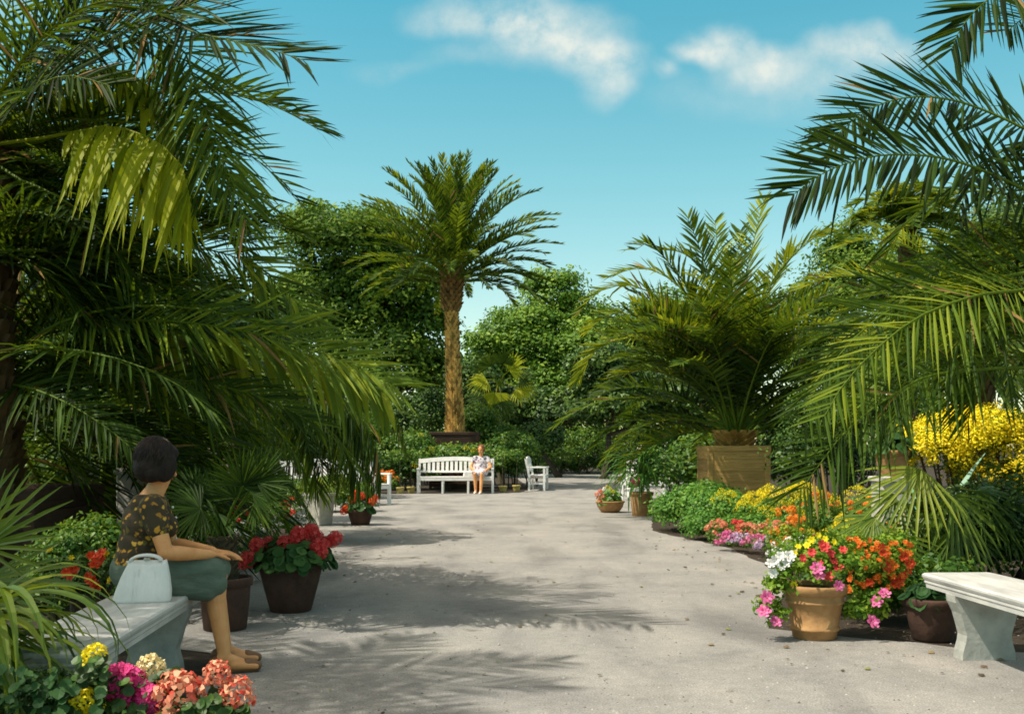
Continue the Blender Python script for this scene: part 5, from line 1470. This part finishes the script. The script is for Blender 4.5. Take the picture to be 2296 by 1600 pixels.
# the woman on the stone bench: profile to the right, head turned away, hands in her lap
o = P(322, 1004, 5.42); o.z = 0
f = V((.93, .36, 0)).normalized()
B = Pose(o, f)
t = thing('person', 'dark haired woman in floral blouse and green skirt seated on the left stone bench', 'person', o)
mb = MB()
hipL, hipR = B(.0, -.085, .545), B(.0, .085, .545)
kneeR = B(.372, .05, .552); kneeL = B(.385, -.09, .556)
ankR = P(502, 1470, 5.46); ankL = B(.43, -.13, .09)
ankR.z = max(ankR.z, .088)
mb.ell(B(-.02, 0, .54), (.135, .175, .12), 18, 12, rotz_to(f))
mb.ell(B(-.01, 0, .66), (.105, .14, .14), 18, 12, rotz_to(f))
mb.ell(B(.015, 0, .80), (.112, .155, .15), 18, 12, rotz_to(f))
for s in (-1, 1): mb.ell(B(.10, s * .07, .79), (.062, .066, .062), 12, 8, rotz_to(f))
shR, shL = B(.035, .170, .895), B(.065, -.165, .90)
mb.cap(shL, shR, .056, .056); mb.cap(B(.01, 0, .87), B(.04, 0, .94), .095, .06)
nb, nt = B(.035, .0, .93), B(.09, .0, 1.04)
mb.cap(nb, nt, .054, .049)
for h, kn, an in ((hipR, kneeR, ankR), (hipL, kneeL, ankL)):
    mb.cap(h, kn, .086, .058)
    m = kn.lerp(an, .36) - f * .022
    mb.cap(kn, m, .055, .054); mb.cap(m, an + Z * .02, .053, .034); mb.cap(an + Z * .02, an, .034, .034)
foot(mb, ankR, f); foot(mb, ankL, f)
elR, elL = B(.10, .225, .665), B(.15, -.20, .67)
wrR, wrL = B(.335, .10, .635), B(.355, -.05, .64)
for sh, el, wr in ((shR, elR, wrR), (shL, elL, wrL)):
    mb.cap(sh, el, .050, .039); m = el.lerp(wr, .3)
    mb.cap(el, m, .039, .040); mb.cap(m, wr, .040, .025)
hand(mb, wrR, (wrL - wrR) * .6 + f * .12 + Z * -.01, V((0, 0, -1)), .45, 1.0, -1)
hand(mb, wrL, f * .8 + B.r * .25 - Z * .12, V((0, 0, -1)), .4, 1.0, 1)
hc = P(356, 1038, 5.42)
hf = V((.80, .60, 0))
T, rm = head(mb, hc, hf, .30, .92)
bd = body_mesh('body', mb, M['skin'], t, .0055, 5)
# hair: a short full bob, slightly rough
mb = MB()
mb.ell(T(-.030, 0, .036), (0.1084, 0.0980, 0.1015), 20, 14, rm)
mb.ell(T(-.046, 0, -.03), (0.0843, 0.0946, 0.0894), 20, 12, rm)
for s in (-1, 1):
    mb.ell(T(.022, s * .080, -.020), (0.0568, 0.0292, 0.0791), 14, 10, rm)
    mb.ell(T(-.03, s * .07, -.065), (0.0516, 0.0361, 0.0499), 12, 8, rm)
mb.ell(T(.036, 0, .078), (0.0516, 0.0705, 0.0396), 14, 8, rm)
rr = random.Random(3)
for k in range(70):
    th = rr.uniform(0, 6.28); zz = rr.uniform(-.6, 1); q = math.sqrt(1 - zz * zz)
    d = (q * math.cos(th), q * math.sin(th), zz)
    if d[0] > .5 and zz < .35: continue
    p0 = T(-.03 + d[0] * .104, d[1] * .094, .03 + zz * .104); p1 = T(-.03 + d[0] * .112, d[1] * .10, .025 + zz * .104 - .04)
    mb.cap(p0, p1, .009, .006, 6)
body_mesh('hair', mb, M['hair'], t, .006, 4)
hr = bpy.data.objects[[o.name for o in t.children if o.name.startswith('hair')][0]]
mb = MB()
for k in range(1500):
    th = rr.uniform(-2.6, 2.6) + math.pi
    q0 = rr.uniform(.05, 1.0); ln_ = rr.uniform(.35, .75)
    pts = []
    for i in range(5):
        ph = min(2.25, q0 * 1.3 + ln_ * i / 4)
        e = .005 + .004 * math.sin(k * 1.7) + (.006 * i / 4 if k % 9 == 0 else 0)
        pts.append(T(-.033 + (.107 + e) * math.sin(ph) * math.cos(th + .06 * i * math.sin(k)), (.099 + e) * math.sin(ph) * math.sin(th + .06 * i * math.sin(k)), .022 + (.118 + e) * math.cos(ph) - (.012 if ph > 1.7 else 0)))
    mb.tube(pts, [.0012, .0017, .0016, .0013, .0005], 4, rr.random())
part('strands', mb, M['hair_strand'], hr)
for s in (-1, 1):
    mb = MB(); mb.ell(T(.082, s * .031, .001), (.011, .012, .008), 10, 8, rm); part('eye', mb, M['dark'], t, True)
mb = MB(); mb.cap(T(.0965, -.016, -.064), T(.0965, .016, -.064), .0042, .0042, 8); part('mouth', mb, M['lip'], t, True)
# blouse with short sleeves and a scooped neck
mb = MB()
mb.ell(B(-.015, 0, .665), (.120, .158, .15), 18, 12, rotz_to(f))
mb.ell(B(.012, 0, .80), (.126, .170, .145), 18, 12, rotz_to(f))
for s in (-1, 1): mb.ell(B(.105, s * .07, .79), (.070, .072, .070), 12, 8, rotz_to(f))
mb.cap(shL, shR, .066, .066)
mb.cap(shR, shR.lerp(elR, .46), .066, .062); mb.cap(shL, shL.lerp(elL, .46), .066, .062)
mb.cap(B(-.005, -.06, .89), B(-.005, .06, .89), .068, .068)
mb.cap(B(-.02, -.05, .60), B(-.02, .05, .60), .13, .13)
body_mesh('blouse', mb, M['blouse'], t, .007, 4)
mb = MB()
for k in range(4): mb.ell(B(.146 + .016 * min(k, 1), .012, .885 - .055 * k), (.007, .007, .007), 8, 6)
part('buttons', mb, M['bag'], t)
# skirt: waist to just over the knees, flaring over the thighs
mb = MB()
mb.ell(B(-.02, 0, .555), (.152, .195, .13), 18, 12, rotz_to(f))
mb.cap(B(0, .085, .55), B(.345, .07, .55), .104, .086); mb.cap(B(0, -.085, .55), B(.37, -.09, .555), .104, .086)
mb.cap(B(0, 0, .545), B(.365, -.005, .55), .11, .088)
mb.cap(B(.26, .075, .51), B(.355, .085, .475), .085, .07); mb.cap(B(.28, -.01, .50), B(.365, .0, .47), .08, .062)
mb.cap(B(.10, .09, .50), B(.32, .095, .44), .085, .055)
body_mesh('skirt', mb, M['skirt'], t, .008, 5)
for an in (ankR, ankL):
    mb = MB()
    a = an.copy(); sd = f.cross(Z)
    mb.cap(a - f * .03 - Z * .070, a + f * .17 - Z * .074, .026, .022, 12)
    mb.cap(a + f * .12 - Z * .05, a + f * .175 - Z * .062, .034, .026, 12)
    mb.cap(a - f * .045 - Z * .03, a - f * .03 - Z * .06, .034, .036, 12)
    body_mesh('shoe', mb, M['tan_leather'], t, .006, 3)

# handbag
bc = P(318, 1332, 5.14); bc.z = SZ
t = thing('handbag', 'pale grey leather handbag standing on the stone bench beside the woman', 'handbag', bc)
mb = MB()
W_, D_, Hh = .275, .10, .205
for k in range(1):
    prof = [(0, 1.0, 1.0), (.012, 1.03, 1.05), (.06, 1.0, 1.0), (.12, .90, .86), (.17, .80, .66), (.195, .74, .52), (.205, .70, .42)]
    vs = []; fs = []; n = 24
    ax = V((.985, .17, 0)); ay = V((-.17, .985, 0))
    for zz, sx, sy in prof:
        for i in range(n):
            th = 2 * math.pi * i / n
            cx = math.copysign(abs(math.cos(th)) ** .5, math.cos(th)); sy_ = math.copysign(abs(math.sin(th)) ** .6, math.sin(th))
            lean = zz * .16 - .05 * zz * cx
            wob = 1 + .10 * math.sin(5 * th + zz * 26) * (zz > .03) * (zz < .2)
            vs.append(bc + ax * (cx * W_ / 2 * sx + lean) + ay * (sy_ * D_ / 2 * sy * wob) + Z * (zz - .010 * (zz > .15) * (1 - cx * cx) + .008 * math.sin(th * 2 + 1) * (zz > .1)))
    for l in range(len(prof) - 1):
        for i in range(n): fs.append((l * n + i, l * n + (i + 1) % n, (l + 1) * n + (i + 1) % n, (l + 1) * n + i))
    fs.append(tuple(range(n - 1, -1, -1))); fs.append(tuple(range((len(prof) - 1) * n, len(prof) * n)))
    mb.add(vs, fs)
part('bag_body', mb, M['bag'], t, True)
for s in (-1, 1):
    mb = MB(); c0 = bc + ay * (.016 * s) + ax * .02 + Z * .2
    mb.tube([c0 + ax * (.075 * math.cos(th)) + Z * (.032 * math.sin(th) + .002) + ay * s * .006 * math.sin(th) for th in [math.pi * k / 12 for k in range(13)]], .0065, 8)
    part('handle', mb, M['bag'], t, True)
mb = MB(); mb.tube([bc + ax * (.02 + .092 * q) + Z * (.203 - .004 * q * q) for q in (-1, -.5, 0, .5, 1)], [.007] * 5, 8); part('frame', mb, M['bag'], t, True)
mb = MB(); mb.tube([bc + ax * (-.02 + .003 * k) - ay * (.052 - .004 * k) + Z * (.03 + .035 * k) for k in range(5)], .0025, 6); part('seam', mb, M['bag'], t)
mb = MB(); mb.ell(bc + ax * .02 + Z * .214 - ay * .012, (.010, .008, .010), 10, 8); mb.ell(bc + ax * .034 + Z * .214 - ay * .010, (.009, .008, .009), 10, 8)
part('clasp', mb, M['concrete'], t, True)
for s in (-1, 1):
    mb = MB(); mb.tube([bc + ax * (.02 + .062 * s + .004 * k * s * -1) - ay * (.054 - .0045 * k) + Z * (.012 + .036 * k) for k in range(5)], .0022, 6); part('seam', mb, M['bag'], t)

# the person on the far garden bench, facing the camera
o = V((P(1078, 1000, bY).x, bY - .06, 0)); f = V((-.12, -1, 0)).normalized()
B = Pose(o, f)
t = thing('person', 'person in a pale printed dress sitting at the right end of the white bench', 'person', o)
mb = MB()
mb.ell(B(-.02, 0, .53), (.13, .18, .12), 16, 10, rotz_to(f)); mb.ell(B(-.06, 0, .67), (.11, .15, .15), 16, 10, rotz_to(f)); mb.ell(B(-.09, 0, .83), (.11, .16, .15), 16, 10, rotz_to(f))
shR, shL = B(-.09, .17, .93), B(-.09, -.17, .93)
mb.cap(shL, shR, .055, .055); mb.cap(B(-.09, 0, .95), B(-.07, 0, 1.06), .056, .05)
for s in (1, -1):
    h = B(0, s * .085, .53); kn = B(.42, s * .09, .52); an = B(.44 - .05 * s, s * .075, .085)
    mb.cap(h, kn, .085, .056); m = kn.lerp(an, .35) - f * .02
    mb.cap(kn, m, .054, .053); mb.cap(m, an, .052, .035); foot(mb, an, f)
    sh = shR if s > 0 else shL
    el = B(.0, s * .27, .70); wr = B(.20, s * .15, .60)
    mb.cap(sh, el, .048, .038); mb.cap(el, wr, .038, .026)
    hand(mb, wr, f * .8 - B.r * s * .5 - Z * .15, V((0, 0, -1)), .3, 1.0, -s)
hc = B(-.055, .0, 1.155)
T, rm = head(mb, hc, V((-.3, -1, 0)), .08, 1.0)
body_mesh('body', mb, M['skin'], t, .009, 4)
mb = MB(); mb.ell(T(-.03, 0, .045), (.105, .095, .095), 16, 10, rm); mb.ell(T(-.06, 0, -.02), (.065, .088, .085), 14, 10, rm)
for s in (-1, 1): mb.ell(T(.0, s * .075, .0), (.05, .024, .07), 12, 8, rm)
body_mesh('hair', mb, M['hair_red'], t, .009, 3)
for s in (-1, 1):
    mb = MB(); mb.ell(T(.082, s * .031, .001), (.011, .012, .008), 8, 6, rm); part('eye', mb, M['dark'], t, True)
mb = MB(); mb.cap(T(.096, -.016, -.064), T(.096, .016, -.064), .005, .005, 8); part('mouth', mb, M['lip'], t, True)
mb = MB()
mb.ell(B(-.06, 0, .68), (.125, .168, .17), 16, 10, rotz_to(f)); mb.ell(B(-.085, 0, .83), (.128, .175, .14), 16, 10, rotz_to(f))
mb.cap(shL, shR, .066, .066)
for s in (1, -1):
    sh = shR if s > 0 else shL
    mb.cap(sh, sh.lerp(B(.0, s * .27, .70), .4), .064, .058)
    mb.cap(B(0, s * .085, .54), B(.38, s * .09, .53), .108, .082)
mb.cap(B(0, 0, .54), B(.39, 0, .53), .108, .082); mb.ell(B(-.02, 0, .55), (.155, .2, .13), 16, 10, rotz_to(f))
body_mesh('dress', mb, M['print'], t, .011, 4)
for s in (1, -1):
    an = B(.44 - .05 * s, s * .075, .085)
    mb = MB(); mb.cap(an - f * .03 - Z * .068, an + f * .17 - Z * .07, .03, .028, 10); mb.cap(an + f * .1 - Z * .05, an + f * .17 - Z * .058, .036, .028, 10)
    body_mesh('shoe', mb, M['white'], t, .009, 3)
hb = V((P(1050, 1000, bY).x, bY - .1, .443))
t = thing('handbag', 'small white bag lying on the garden bench beside the seated person', 'handbag', hb)
mb = MB(); mb.box(hb + Z * .07, (.24, .1, .14), R(10), 1.1, bev=.02); part('bag_body', mb, M['bag'], t)
mb = MB(); mb.tube([hb + V((.07 * math.cos(q), 0, .14 + .07 * math.sin(q))) for q in [math.pi * k / 8 for k in range(9)]], .008, 6); part('handle', mb, M['bag'], t)
